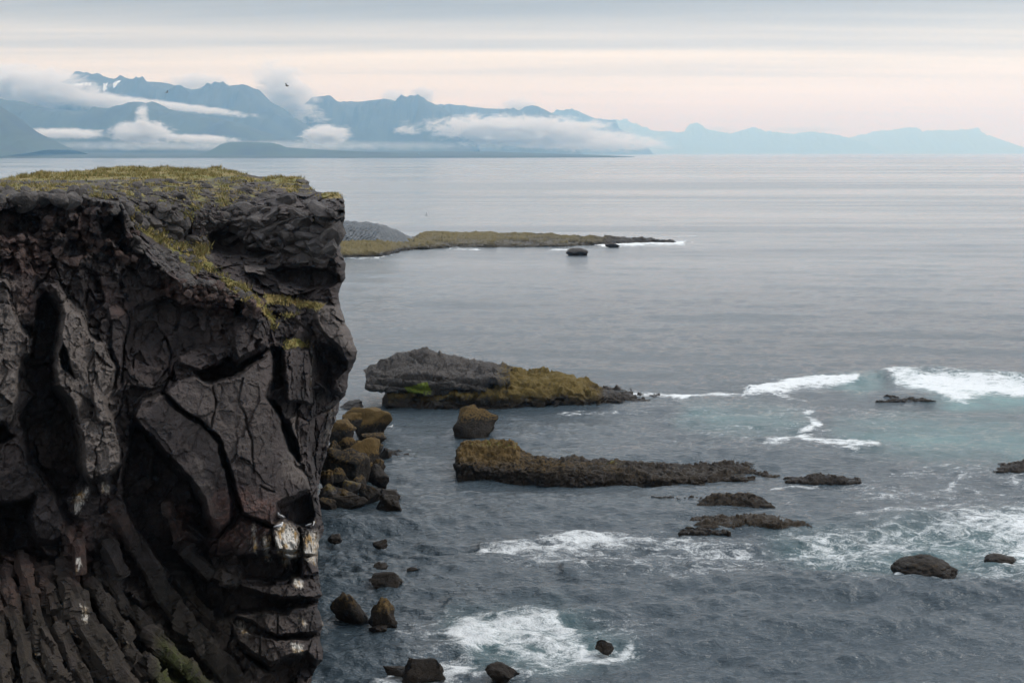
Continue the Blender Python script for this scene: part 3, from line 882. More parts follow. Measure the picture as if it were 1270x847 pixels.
GRASS = [([(-90, 215), (60, 205), (290, 205), (300, 216), (260, 222), (130, 222), (40, 224), (-90, 228)], 5, 0.95), ([(-90, 226), (100, 224), (135, 236), (110, 246), (60, 240), (0, 243), (-90, 243)], 6, 0.52),
         ([(140, 232), (250, 226), (330, 228), (335, 245), (280, 262), (220, 262), (160, 250)], 8, 0.45), ([(155, 252), (180, 262), (215, 290), (235, 310), (250, 330), (240, 340), (210, 312), (180, 290), (165, 280)], 6, 0.75),
         ([(225, 300), (255, 290), (258, 318), (275, 338), (262, 340), (240, 325)], 6, 0.68), ([(270, 340), (300, 350), (325, 372), (340, 392), (332, 398), (310, 376), (285, 360)], 5, 0.75),
         ([(325, 362), (360, 366), (405, 376), (398, 384), (360, 380), (330, 378)], 5, 0.62), ([(330, 385), (345, 390), (340, 410), (333, 408)], 4, 0.6), ([(350, 386), (372, 388), (358, 396)], 3, 0.6),
         ([(345, 217), (376, 217), (384, 228), (350, 226)], 4, 0.7), ([(396, 238), (422, 237), (424, 246), (398, 246)], 4, 0.8), ([(352, 424), (372, 420), (386, 431), (356, 433)], 3, 0.85),
         ([(225, 255), (245, 265), (240, 278), (226, 272)], 5, 0.6), ([(365, 262), (408, 268), (400, 285), (370, 278)], 6, 0.30), ([(335, 286), (365, 292), (390, 300), (380, 318), (350, 310)], 8, 0.30)]
GUANO = [([(337, 648), (352, 643), (372, 654), (376, 690), (352, 704), (339, 680)], 6, 0.60), ([(370, 660), (392, 655), (402, 672), (394, 704), (374, 692)], 6, 0.60), ([(300, 660), (338, 656), (340, 692), (306, 690)], 8, 0.26), ([(300, 770), (395, 765), (398, 800), (310, 796)], 10, 0.14), ([(312, 648), (317, 647), (319, 690), (313, 684)], 2, 0.8),
         ([(322, 662), (338, 662), (336, 700), (326, 694)], 4, 0.62), ([(350, 684), (357, 684), (357, 706), (352, 704)], 2, 0.8), ([(99, 748), (108, 750), (112, 768), (104, 776)], 3, 0.9), ([(92, 690), (102, 690), (100, 708), (94, 708)], 3, 0.8),
         ([(90, 612), (112, 603), (112, 612), (98, 640), (92, 640)], 4, 0.6), ([(126, 598), (140, 600), (136, 612), (126, 612)], 3, 0.75), ([(362, 715), (376, 716), (378, 730), (366, 730)], 3, 0.75), ([(360, 796), (378, 798), (376, 812), (362, 810)], 3, 0.75),
         ([(286, 768), (300, 770), (310, 786), (300, 786)], 4, 0.6), ([(366, 764), (382, 768), (382, 780), (370, 776)], 4, 0.55), ([(396, 500), (424, 498), (412, 560), (400, 570)], 8, 0.30), ([(398, 745), (404, 760), (404, 786), (400, 780)], 3, 0.8),
         ([(40, 810), (56, 806), (60, 830), (44, 828)], 3, 0.55), ([(150, 778), (166, 796), (160, 806), (150, 796)], 3, 0.5), ([(384, 430), (388, 430), (388, 500), (384, 500)], 2, 0.45)]
PALE = [([(60, 351), (104, 387), (147, 457), (138, 511), (154, 575), (132, 596), (100, 585), (90, 520), (66, 480), (70, 400)], 8, 0.8), ([(-90, 340), (20, 345), (40, 438), (18, 525), (-90, 535)], 10, 0.7), ([(388, 375), (440, 380), (455, 430), (420, 440), (392, 410)], 10, 0.65),
        ([(350, 560), (372, 572), (386, 606), (366, 600), (350, 585)], 8, 0.7), ([(240, 560), (262, 600), (272, 640), (258, 640), (244, 600)], 8, 0.55), ([(354, 516), (368, 515), (373, 572)], 5, 0.7), ([(300, 326), (331, 332), (331, 344), (303, 338)], 3, 0.5),
        ([(250, 280), (420, 245), (420, 330), (300, 330)], 20, 0.25), ([(170, 490), (330, 450), (340, 560), (290, 580)], 25, 0.30)]


def front_depth(u, v):
    return 1.0 / tps([(a, b, 1.0 / c) for a, b, c in FRONT], u, v)


def field(polys, u, v):
    f = np.zeros_like(u)
    for poly, soft, inten in polys:
        f = np.maximum(f, inten * smooth(-soft, soft, poly_sd(u, v, poly)))
    return f


def build_cliff():
    nu, nv = 600, 800
    a = np.linspace(0, 1, nu); b = np.linspace(0, 1, nv) ** 1.06
    Bg, Ag = np.meshgrid(b, a, indexing='ij')
    eb = np.asarray(EDGE, float)
    u = -90 + Ag * 515
    vv_ = np.arange(200, 961, 1.0)
    en = np.interp(vv_, eb[:, 0], eb[:, 1]) + 3.0 * fbm(np.stack([vv_ / 11, vv_ * 0, vv_ * 0 + 3], -1), 5, 0.6)
    uu_ = np.arange(-95, 460, 1.0)
    tp = interp(TOP, uu_) + 0.9 * fbm(np.stack([uu_ / 6, uu_ * 0, uu_ * 0 + 9], -1), 4)
    for _ in range(6):
        tv = np.interp(u, uu_, tp)
        v = tv + Bg * (950 - tv)
        u = -90 + Ag * (np.interp(v, vv_, en) + 90)
    edge = np.interp(v, vv_, en)
    # warped copies of the coordinates make every traced outline ragged
    w0 = np.stack([u / 26, v / 26, np.zeros_like(u)], -1)
    wu = 5.0 * fbm(w0, 4, 0.6); wv = 5.0 * fbm(w0 + 31.7, 4, 0.6)
    fade = smooth(0, 25, edge - u)
    U, V = u + wu * fade, v + wv
    back = 1.0 / tps([(p, q, 1.0 / r) for p, q, r in BACK], u, v)
    frontd = front_depth(u, v)
    lipd = poly_sd(u + 2.0 * wu, v + 1.6 * wv, LIP)
    fm = smooth(-1.4, 1.4, lipd)
    Y = back * (1 - fm) + frontd * fm
    smo = np.zeros_like(u)
    add = np.zeros_like(u)
    g = np.random.default_rng(8)
    for poly, dep, e, sm in BLOCKS:
        p = np.asarray(poly, float)
        lo, hi = p.min(0) - 40, p.max(0) + 40
        m = (U > lo[0]) & (U < hi[0]) & (V > lo[1]) & (V < hi[1])
        sd = poly_sd(U[m], V[m], p)
        if dep < 0:
            prof = np.clip(sd / (0.55 * e), 0, 1) * smooth(-0.6, 1.2, sd)
            c = p.mean(0); s = np.ptp(p, axis=0) + 1
            tilt = 1 + 0.7 * g.uniform(-1, 1) * (U[m] - c[0]) / s[0] + 0.55 * (V[m] - c[1]) / s[1]
            prof = prof * np.clip(tilt, 0.4, 1.6)
        else:
            prof = 1.65 * smooth(-1.0, e, sd)
        add[m] += dep * prof
        k = smooth(-2, 3, sd)
        smo[m] = smo[m] * (1 - k) + sm * k
    for pts, w, dep in CRACKS:
        p = np.asarray(pts, float)
        lo, hi = p.min(0) - 12, p.max(0) + 12
        m = (U > lo[0]) & (U < hi[0]) & (V > lo[1]) & (V < hi[1])
        add[m] += dep * np.exp(-(line_d(U[m] * 0.6 + u[m] * 0.4, V[m] * 0.6 + v[m] * 0.4, pts) / (w * 1.25)) ** 2)
    Y = Y + add
    P = at(u, v, Y)
    # fracture of the rock itself, in metres
    rub = 1 - smo
    plate = (1 - fm) * smooth(262, 238, v + 8 * (u > 300))
    flow = (1 - fm) * (1 - plate)
    bx = P * np.array([1.0, 0.8, 1.0])
    wp = np.stack([fbm(P / 1.9 + 3, 4, 0.6), fbm(P / 1.9 + 17, 4, 0.6), fbm(P / 1.9 + 29, 4, 0.6)], -1)
    bx = bx + 0.45 * wp                                   # bend the joints so that no cell shows as a cell
    o1, e1, i1 = facets(bx / np.array([2.1, 2.4, 3.4]), 1)
    o2, e2, i2 = facets(bx / np.array([0.80, 0.95, 1.05]) + 5, 2)
    o3, e3, i3 = facets(bx / 0.34 + 9, 3)
    amp = (1 - 0.78 * plate)
    gully = (1 - fm) * np.exp(-((u - 235) / 60) ** 2) * smooth(360, 330, v) * (1 - plate)
    amp2 = amp * (1 - 0.6 * gully)
    Y = Y + amp2 * (o1 * (0.10 + 0.55 * rub) + o2 * (0.05 + 0.29 * rub) + o3 * (0.03 + 0.10 * rub))
    Y += amp2 * (0.5 * np.exp(-(e1 / 0.04) ** 2) * (i1 > 0.72) * (0.05 + rub) + 0.22 * np.exp(-(e2 / 0.05) ** 2) * (i2 > 0.7) * rub)
    Y += 0.22 * fbm(P / 2.2, 5, 0.55) * (0.4 + 0.6 * smo) + 0.12 * fbm(P / 0.45, 5, 0.65) * (0.45 + rub) * (1 - 0.5 * plate)
    rid = fbm(P / np.array([1.3, 1.3, 2.2]) + 7, 5, 0.55, ridged=True)
    Y -= 0.20 * rid * amp2 * (0.2 + rub)
    # cinder crust under the left rim and the red band
    crust = fm * smooth(350, 320, v) * smooth(230, 180, u) + field(RED[:1], U, V) * 0.9
    crust = np.clip(crust + np.exp(-(lipd / 7.0) ** 2) * smooth(420, 380, v), 0, 1)
    Y += crust * (0.75 * fbm(P / 0.9, 5, 0.66) + 0.22 * o3 + 0.35 * o2)
    # columns fanning out at the foot of the face: ridges across the fan
    fan = np.arctan2(v - 560, u + 260 + 0.0006 * (v - 640) ** 2 * 0)
    colm = fm * smooth(655, 700, v) * smooth(300, 250, u + 0.25 * (v - 750))
    wob = fan * 17 + 0.8 * fbm(P / 3.0, 4, 0.6)
    frac_ = np.abs(wob - np.floor(wob) - 0.5) * 2
    Y += colm * (1.5 * frac_ ** 2 + 0.9)
    # strata on the nose
    strat = fm * smooth(690, 715, v) * smooth(270, 300, u)
    Y += strat * 0.25 * fbm(P / np.array([3.0, 3.0, 0.45]), 4)
    # the nose turns away from the view
    dn = np.clip(edge - u, 0, None)
    Y += 1.7 * np.exp(-dn / 4.0) * (Bg > 0.01)
    P = at(u, v, Y)
    # top: soften so that the turf lies as ground
    stain = np.zeros(u.shape + (3,)); tone = np.zeros(u.shape + (3,))
    nz_ = fbm(P / 1.1, 4)
    stain[..., 0] = field(RED, U, V)
    gr = field(GRASS, U, V)
    gr = np.maximum(gr, plate * (0.46 + 0.55 * fbm(P / np.array([1.6, 3.5, 1.6]), 4, 0.6)))      # thin turf and moss between the stones
    stain[..., 1] = np.where(gr > 0, gr + 0.22 * nz_, 0)
    stain[..., 2] = field([(p_, w_ * 2.2, q_ + 0.14) for p_, w_, q_ in GUANO], u + wu * 0.6, v + wv * 0.8)
    tone[..., 0] = np.clip(fm * smooth(690, 770, v) * 0.85 * smooth(420, 250, u) + crust * 0.1, 0, 1)
    tone[..., 1] = field(PALE, U, V)
    tone[..., 2] = np.maximum(field([([(200, 790), (230, 812), (262, 850), (262, 900), (190, 900)], 14, 0.8)], U, V), 0)
    # the unseen sides: the right wall running back along the shore, and the ground falling away behind the crest
    kx = 46
    tt = np.linspace(0, 1, kx + 1)[1:] ** 1.6
    e_p = P[:, -1:, :]
    wall = np.repeat(e_p, kx, 1).copy()
    zz = wall[..., 2]
    tx = -15.5 - 0.06 * (wall[..., 1] - 75)
    wall[..., 1] += tt[None] * 60
    wall[..., 2] = wall[..., 2] * (1 - 0.45 * tt[None] ** 0.7)      # the shore behind is lower
    target = -12.5 - 7.5 * tt[None]
    dx0 = (e_p[..., 0] / e_p[..., 1]) * wall[..., 1]          # the line of sight past the edge
    wall[..., 0] = np.minimum(dx0 - 0.25 - 2.2 * tt[None] * (1 + 0.5 * fbm(wall / 5.0, 3)), wall[..., 0] + 0.3)
    wall[..., 0] += -0.8 * np.abs(fbm(wall / 1.7, 4)) * smooth(0, 0.03, tt)[None]
    P = np.concatenate([P, wall], 1)
    rep = lambda A: np.concatenate([A, np.repeat(A[:, -1:], kx, 1) * np.array([0.3, 0.0, 0.0])], 1)
    stain, tone = rep(stain), rep(tone)
    kb = 14
    tb = np.linspace(0, 1, kb + 1)[1:][::-1]
    topr = P[:1]
    bk = np.repeat(topr, kb, 0).copy()
    bk[..., 1] += tb[:, None] * 45
    bk[..., 0] *= bk[..., 1] / topr[..., 1]
    bk[..., 2] -= tb[:, None] * 3.0 + 0.2
    P = np.concatenate([bk, P], 0)
    stain = np.concatenate([np.repeat(stain[:1], kb, 0), stain], 0); tone = np.concatenate([np.repeat(tone[:1], kb, 0), tone], 0)
    h, w = P.shape[:2]
    me = raw_mesh('cliff', P.reshape(-1, 3), grid_faces(h, w)[:, ::-1], {'stain': stain.reshape(-1, 3), 'tone': tone.reshape(-1, 3)})
    o = link('cliff', me, M_CLIFF)
    tag(o, 'dark basalt sea cliff with turf on top and curved columns at its foot', 'cliff', kind='structure')
    return o, P[kb:, :nu], u, v, stain[kb:, :nu], fm


cliff, CP_, CU, CV, CSTAIN, CFM = build_cliff()


def cliff_point(u, v):
    """point of the built cliff nearest to a traced spot"""
    i = np.argmin((CU - u) ** 2 + (CV - v) ** 2)
    return CP_.reshape(-1, 3)[i]


# basalt columns, each a prism that bends and breaks along cross joints
def column(pts, wpx, seed, out=0.5, red=0.0):
    g = np.random.default_rng(seed)
    p = np.asarray(pts, float)
    L = np.r_[0, np.cumsum(np.hypot(*np.diff(p, axis=0).T))]
    n = max(12, int(L[-1] / 1.2))
    s = np.linspace(0, L[-1], n)
    # smooth path through the traced points
    uu = np.interp(s, L, p[:, 0]); vv = np.interp(s, L, p[:, 1])
    for _ in range(6):
        uu[1:-1] = (uu[:-2] + 2 * uu[1:-1] + uu[2:]) / 4; vv[1:-1] = (vv[:-2] + 2 * vv[1:-1] + vv[2:]) / 4
    Yd = np.array([front_depth(np.array([a]), np.array([b]))[0] for a, b in zip(uu[::4], vv[::4])])
    Yd = np.interp(np.arange(n), np.arange(n)[::4], Yd) - out + np.interp(s / L[-1], [0, 0.16, 1], [1.7, 0.15, 0])
    C = at(uu, vv, Yd)
    T = np.gradient(C, axis=0); T /= np.linalg.norm(T, axis=1, keepdims=True)
    B = np.cross(T, np.array([0, 1.0, 0])); B /= np.linalg.norm(B, axis=1, keepdims=True)
    N = np.cross(B, T)
    k = 24
    rad = wpx * 0.68 / F * Yd
    sides = g.integers(4, 7)
    th = np.linspace(0, 2 * math.pi, k, endpoint=False)
    twist = g.uniform(0, 6) + np.linspace(0, g.normal(0, 0.15), n)[:, None]
    poly_r = np.cos(math.pi / sides) / np.cos(((th[None] + twist) % (2 * math.pi / sides)) - math.pi / sides)
    taper = np.interp(s / L[-1], [0, 0.1, 0.5, 1], [0.7, 0.9, 1.0, 1.0])
    # cross joints: each drum is shifted and sized a little differently
    joint = np.cumsum(g.random(n) < 0.03)
    nj = joint[-1] + 1
    jr = g.uniform(0.85, 1.15, nj)[joint]; jx = g.normal(0, 0.14, nj)[joint]; jy = g.normal(0, 0.25, nj)[joint]
    R = (rad * taper * jr)[:, None] * poly_r
    V = C[:, None] + B[:, None] * (R * np.cos(th)[None] + (jx * rad)[:, None])[..., None] + N[:, None] * (R * np.sin(th)[None] * 1.15 + (jy * rad)[:, None])[..., None]
    nrm = V - C[:, None]; nrm /= np.linalg.norm(nrm, axis=-1, keepdims=True) + 1e-6
    o2, e2, _ = facets(V / np.array([0.55, 0.6, 1.7]) + seed, 4)
    V = V + nrm * (0.13 * o2 + 0.12 * fbm(V / 0.9 + seed, 5, 0.65))[..., None]
    h, w = V.shape[:2]
    u_, v_ = project(V)
    st = np.stack([np.maximum(field(RED, u_, v_), red), np.zeros_like(u_), field([(p_, q_ * 1.8, r_ * 0.85) for p_, q_, r_ in GUANO], u_ + 3 * fbm(V / 0.3, 3), v_ + 5 * fbm(V / 0.3 + 9, 3))], -1)
    tn = np.stack([smooth(680, 760, v_) * 0.9, 0.25 * smooth(0.2, 1, o2), field([([(200, 790), (230, 812), (262, 850), (262, 900), (190, 900)], 14, 0.8)], u_, v_)], -1)
    me = raw_mesh('basalt_column', V.reshape(-1, 3), grid_faces(h, w, True), {'stain': st.reshape(-1, 3), 'tone': tn.reshape(-1, 3)}, False)
    return link('basalt_column', me, M_COLUMN, cliff)


COLUMNS = [
    ([(-14, 700), (-6, 740), (2, 790), (8, 835), (12, 880)], 15, 0.5), ([(4, 700), (15, 752), (25, 795), (32, 833), (40, 880)], 13, 0.9), ([(20, 684), (32, 726), (43, 763), (57, 799), (74, 833), (96, 880)], 16, 0.8),
    ([(56, 700), (66, 737), (77, 778), (85, 803), (100, 833), (124, 880)], 15, 0.6), ([(80, 690), (94, 731), (106, 758), (123, 790), (140, 816), (168, 850), (195, 885)], 22, 1.2), ([(95, 668), (96, 690), (97, 712)], 14, 1.5),
    ([(104, 700), (123, 737), (145, 773), (166, 803), (191, 829), (225, 870)], 15, 0.5), ([(130, 668), (142, 692), (153, 716)], 18, 1.3), ([(130, 716), (162, 756), (191, 786), (219, 816), (250, 850), (270, 880)], 14, 0.2),
    ([(150, 655), (164, 676), (183, 703), (200, 735), (223, 765), (252, 797), (275, 822), (305, 862)], 23, 0.3), ([(170, 775), (205, 805), (241, 838), (275, 880)], 17, 0.9), ([(222, 672), (240, 690), (258, 706), (276, 716), (296, 722)], 16, 0.6),
    ([(136, 618), (150, 645), (161, 668), (176, 694)], 12, 0.4), ([(206, 622), (216, 645), (223, 668)], 14, 0.2), ([(40, 690), (50, 730), (62, 770), (72, 800)], 12, -0.3), ([(116, 690), (134, 722), (152, 748)], 11, 0.1),
    ([(175, 700), (205, 745), (235, 785), (265, 815)], 15, -0.9), ([(200, 700), (228, 735), (252, 762), (282, 795), (300, 825)], 17, -1.5), ([(88, 655), (92, 672), (90, 690)], 16, 0.7), ([(100, 800), (122, 830), (150, 870)], 14, 0.3),
    ([(60, 840), (76, 870), (84, 890)], 13, 0.9), ([(28, 800), (44, 840), (58, 880)], 12, 0.3),
]
for i, (pts_, w_, out_) in enumerate(COLUMNS):
    column(pts_, w_, 40 + i, out_)


# ------------------------------------------------------------------ loose stones
BALL2, BALL3, BALL4, BALL5 = ball(2), ball(3), ball(4), ball(5)


def stone_verts(b, seed, cuts=9, flat=(1, 1, 0.7), rough=0.10, depth=(0.55, 0.95)):
    """a rounded lump cut by random planes and roughened: an angular boulder of about unit radius"""
    g = np.random.default_rng(seed)
    V = b[0].copy()
    for _ in range(cuts):
        n = g.normal(size=3); n /= np.linalg.norm(n)
        d = g.uniform(*depth)
        e = V @ n - d
        V = V - np.clip(e, 0, None)[:, None] * n * 0.96
    nr = V / (np.linalg.norm(V, axis=1, keepdims=True) + 1e-6)
    V = V + nr * (rough * fbm(V * 1.7 + seed, 4, 0.6))[:, None]
    if len(V) > 600:
        o, e, _ = facets(V * 2.4 + seed, seed % 7)
        V = V + nr * (0.05 * o - 0.05 * np.exp(-(e / 0.1) ** 2) + 0.035 * fbm(V * 7 + seed, 3))[:, None]
    return V * np.asarray(flat)


LAVA_ME = [raw_mesh('lava_rock', stone_verts(BALL2, 300 + i, 10, (1, 0.9, 0.6), 0.18), BALL2[1], smooth_=False) for i in range(8)]
BLOCK_ME = [raw_mesh('rock_block', stone_verts(BALL2, 340 + i, 8, (1.25, 1.0, 0.72), 0.07, (0.45, 0.75)), BALL2[1], smooth_=False) for i in range(10)]
SCORIA_ME = [raw_mesh('scoria_lump', stone_verts(BALL2, 380 + i, 12, (1, 0.9, 0.8), 0.45), BALL2[1], smooth_=False) for i in range(6)]
for lst, m_ in ((LAVA_ME, M_LAVA), (BLOCK_ME, M_BLOCK), (SCORIA_ME, M_SCORIA)):
    for me_ in lst:
        me_.materials.append(m_)


def scatter(name, meshes, region, n, smin, smax, seed, sink=0.25, tilt=0.5, power=2.2):
    g = np.random.default_rng(seed)
    sd = poly_sd(CU, CV, region)
    idx = np.flatnonzero(sd.ravel() > 0)
    pick = g.choice(idx, n, replace=False)
    Pf = CP_.reshape(-1, 3)
    for j in pick:
        s = smin + (smax - smin) * g.random() ** power
        o = bpy.data.objects.new(name, meshes[g.integers(len(meshes))])
        COL.objects.link(o)
        o.parent = cliff
        p = Pf[j]
        o.location = (p[0], p[1] + s * sink, p[2] - s * 0.1)
        o.rotation_euler = (g.normal(0, tilt), g.normal(0, tilt), g.uniform(0, 6.28))
        o.scale = (s * g.uniform(0.8, 1.3), s * g.uniform(0.8, 1.2), s * g.uniform(0.75, 1.15))


scatter('lava_rock', LAVA_ME, [(-60, 236), (60, 240), (110, 246), (150, 250), (190, 285), (235, 330), (262, 335), (255, 290), (300, 262), (375, 240), (376, 226), (330, 228), (220, 227), (140, 229), (60, 232), (-60, 234)], 105, 0.22, 0.60, 21, power=2.0)
scatter('lava_rock', LAVA_ME, [(165, 268), (235, 262), (232, 290), (205, 295), (175, 285)], 40, 0.25, 0.8, 22, power=1.6)
scatter('lava_rock', LAVA_ME, [(172, 300), (235, 318), (262, 345), (225, 346), (195, 334)], 40, 0.16, 0.45, 23)
scatter('lava_rock', LAVA_ME, [(95, 238), (122, 244), (150, 248), (168, 266), (176, 292), (205, 334), (228, 346), (262, 348), (292, 356), (318, 374), (312, 380), (285, 366), (258, 357), (222, 355), (195, 342), (174, 318), (162, 288), (155, 270), (140, 258), (95, 248)], 60, 0.16, 0.5, 27)
scatter('lava_rock', LAVA_ME, [(-60, 237), (40, 237), (100, 238), (110, 248), (60, 250), (-60, 251)], 55, 0.18, 0.65, 28, sink=0.1, power=1.8)
scatter('rock_block', BLOCK_ME, [(262, 275), (300, 258), (380, 246), (410, 250), (411, 290), (409, 325), (330, 322), (290, 300)], 110, 0.25, 0.95, 24, sink=0.4, tilt=0.3, power=1.8)
scatter('scoria_lump', SCORIA_ME, [(205, 348), (262, 350), (320, 374), (330, 388), (280, 386), (230, 376)], 110, 0.10, 0.36, 25)
scatter('scoria_lump', SCORIA_ME, [(-40, 246), (140, 254), (165, 275), (190, 335), (60, 325), (-40, 318)], 170, 0.10, 0.40, 26, sink=0.3)


# the small rubble between the stones: too many and too small to pick apart
def rubble(regions, n, smin, smax, seed):
    g = np.random.default_rng(seed)
    sd = np.maximum.reduce([poly_sd(CU, CV, r) for r in regions])
    pick = g.choice(np.flatnonzero(sd.ravel() > 0), n)
    b1 = ball(1)
    kinds = [stone_verts(b1, 500 + i, 8, (1, 0.9, 0.65), 0.25) for i in range(12)]
    Vs, Fs = [], []
    for q, j in enumerate(pick):
        sz = smin + (smax - smin) * g.random() ** 2
        a = g.uniform(0, 6.28)
        V = kinds[q % 12] * sz * g.uniform(0.7, 1.3, 3)
        V = np.stack([V[:, 0] * math.cos(a) - V[:, 1] * math.sin(a), V[:, 0] * math.sin(a) + V[:, 1] * math.cos(a), V[:, 2]], 1)
        Vs.append(V + CP_.reshape(-1, 3)[j] + np.array([0, 0.1 * sz, 0])); Fs.append(b1[1] + q * len(b1[0]))
    o = link('lava_rubble', raw_mesh('lava_rubble', np.concatenate(Vs), np.concatenate(Fs), smooth_=False), M_LAVA, cliff)
    o['kind'] = 'stuff'


rubble([[(-80, 226), (60, 226), (140, 224), (330, 224), (376, 226), (375, 242), (300, 264), (255, 292), (262, 335), (235, 332), (190, 287), (150, 250), (60, 244), (-80, 244)],
        [(165, 300), (235, 318), (262, 348), (300, 362), (320, 380), (225, 352), (195, 336)]], 1000, 0.05, 0.24, 31)


# turf: blades standing on the grassy ground
def turf():
    g = np.random.default_rng(77)
    gr = CSTAIN[..., 1].ravel()
    cl = smooth(-0.15, 0.45, fbm(CP_.reshape(-1, 3) / np.array([0.7, 1.6, 0.7]), 3))
    w = np.clip(gr - 0.35, 0, None) * (CV.ravel() < 440) * (0.06 + cl)
    idx = g.choice(gr.size, 26000, p=w / w.sum())
    base = CP_.reshape(-1, 3)[idx] + g.normal(0, 0.12, (len(idx), 3)) * np.array([1, 2.5, 0.2])
    base[:, 2] -= 0.04
    hgt = g.uniform(0.05, 0.14, len(idx)) * (0.7 + 1.6 * cl[idx]); ang = g.uniform(0, 6.28, len(idx)); lean = g.normal(0, 0.5, (len(idx), 2)) * hgt[:, None]
    wd = g.uniform(0.02, 0.05, len(idx))
    d = np.stack([np.cos(ang), np.sin(ang), ang * 0], 1) * wd[:, None]
    tip = base + np.c_[lean, hgt]
    V = np.stack([base - d, base + d, tip], 1).reshape(-1, 3)
    Fc = np.arange(len(V)).reshape(-1, 3)
    tn = np.repeat(g.random((len(idx), 1)) * np.ones((1, 3)), 3, 0)
    t = NT('turf_blade')
    r, _, _ = t.attr('tone')
    c = t.mix(r, (0.100, 0.105, 0.030), (0.27, 0.205, 0.085))
    m = t.done(t.principled(c, 0.8, None, 0.2))
    o = link('grass', raw_mesh('grass', V, Fc, {'tone': tn}, False), m)
    tag(o, 'short yellow green grass on the cliff top', 'grass', kind='stuff')


turf()


# ------------------------------------------------------------------ reefs: lofted through traced lines at real distances
def reef(name, rows, Ybase, back_off, label, cat, mat, n=220, tones=None, seed=1, disp=(0.35, 0.12), fac=(1.6, 0.5), under=None, group=None, per=14, strata=None):
    """rows: list of (line [(u, v)...], distance behind the front foot in m); Ybase: [(u, Y)...] of the front foot"""
    u0, u1 = rows[0][0][0][0], rows[0][0][-1][0]
    u = np.linspace(u0, u1, n)
    yb = interp(Ybase, u)
    L = [at(u, interp(r[0], u), yb + (interp(r[1], u) if isinstance(r[1], list) else r[1])) for r in rows]
    back_off = interp(back_off, u) if isinstance(back_off, list) else back_off
    foot = L[0].copy(); foot[:, 2] = np.minimum(foot[:, 2] - 1.6, -1.2)
    foot[:, 1] += 0.15
    bk = L[-1].copy(); bk[:, 1] += back_off; bk[:, 2] = -1.5
    bm_ = (L[-1] * 0.55 + bk * 0.45); bm_[:, 2] = L[-1][:, 2] * 0.62
    if under:                              # a slab with an underside of its own
        foot = L[0].copy(); foot[:, 1] += under; foot[:, 2] -= 0.5
        bk = foot.copy(); bk[:, 1] += 0.05
        bm_ = L[-1].copy(); bm_[:, 1] += back_off; bm_[:, 2] -= 1.5
    L = [foot] + L + [bm_, bk]
    K = np.stack(L, 0)
    seg = np.linspace(0, len(L) - 1, (len(L) - 1) * per + 1)
    i0 = np.clip(np.floor(seg).astype(int), 0, len(L) - 2); f = (seg - i0)[:, None, None]
    km = np.clip(i0 - 1, 0, None); kp = np.clip(i0 + 2, None, len(L) - 1)
    p0, p1, p2, p3 = K[km], K[i0], K[i0 + 1], K[kp]
    cat_ = 0.5 * (2 * p1 + (p2 - p0) * f + (2 * p0 - 5 * p1 + 4 * p2 - p3) * f ** 2 + (3 * p1 - p0 - 3 * p2 + p3) * f ** 3)
    P = 0.5 * cat_ + 0.5 * (p1 * (1 - f) + p2 * f)
    if not under:      # both ends run down into the water
        k = np.minimum(np.arange(n), np.arange(n)[::-1]) / (n * 0.012)
        P[..., 2] -= (np.clip(1 - k, 0, 1) ** 2 * (P[..., 2].max(0) * 0.9 + 0.4))[None]
    N = normals_of(P)
    N *= np.sign((N * (P - P.mean((0, 1)))).sum(-1).mean() + 1e-9)
    wp = np.stack([fbm(P / fac[0] + k_, 3) for k_ in (3, 11, 19)], -1)
    Q = (P + 0.5 * fac[0] * wp) * np.array([0.55, 0.8, 1.5])
    o1, e1, _ = facets(Q / fac[0] + seed, seed % 7); o2, e2, _ = facets(Q / fac[1] + seed, (seed + 3) % 7)
    d = disp[0] * (0.55 * o1 + 0.9 * fbm(P / (fac[0] * 1.5) + seed, 5, 0.58)) + disp[1] * (0.5 * o2 + fbm(P / fac[1], 4, 0.6))
    u_, v_ = project(P)
    if strata:
        q = P[..., 2] / strata[0] + 0.6 * fbm(P / 4.0 + 5, 3) + 0.12 * P[..., 0] / strata[0]
        d = d + strata[1] * (smooth(0.0, 0.75, q - np.floor(q)) - 0.5)
    P = P + N * d[..., None]
    up = N[..., 2]
    tn = tones(u_, v_, P, up) if tones else np.stack([smooth(0.1, 0.7, up), up * 0, up * 0], -1)
    h, w = P.shape[:2]
    me = raw_mesh(name, P.reshape(-1, 3), grid_faces(h, w), {'tone': tn.reshape(-1, 3)})
    o = link(name, me, mat)
    return tag(o, label, cat, group)


def tones1(u, v, P, up):
    mossy = np.maximum(smooth(590, 640, u + 0.9 * (v - 470)), smooth(484, 490, v) * 0.8)
    mossy = mossy * smooth(760, 735, u) * (0.25 + 0.75 * smooth(0.05, 0.45, up + 0.25 * fbm(P / 1.2, 4)))
    green = field([([(500, 480), (530, 474), (536, 486), (506, 488)], 5, 0.9), ([(600, 470), (615, 468), (612, 476)], 4, 0.4)], u, v) * 0.8
    return np.stack([mossy * 0.9, green, mossy * 0], -1)


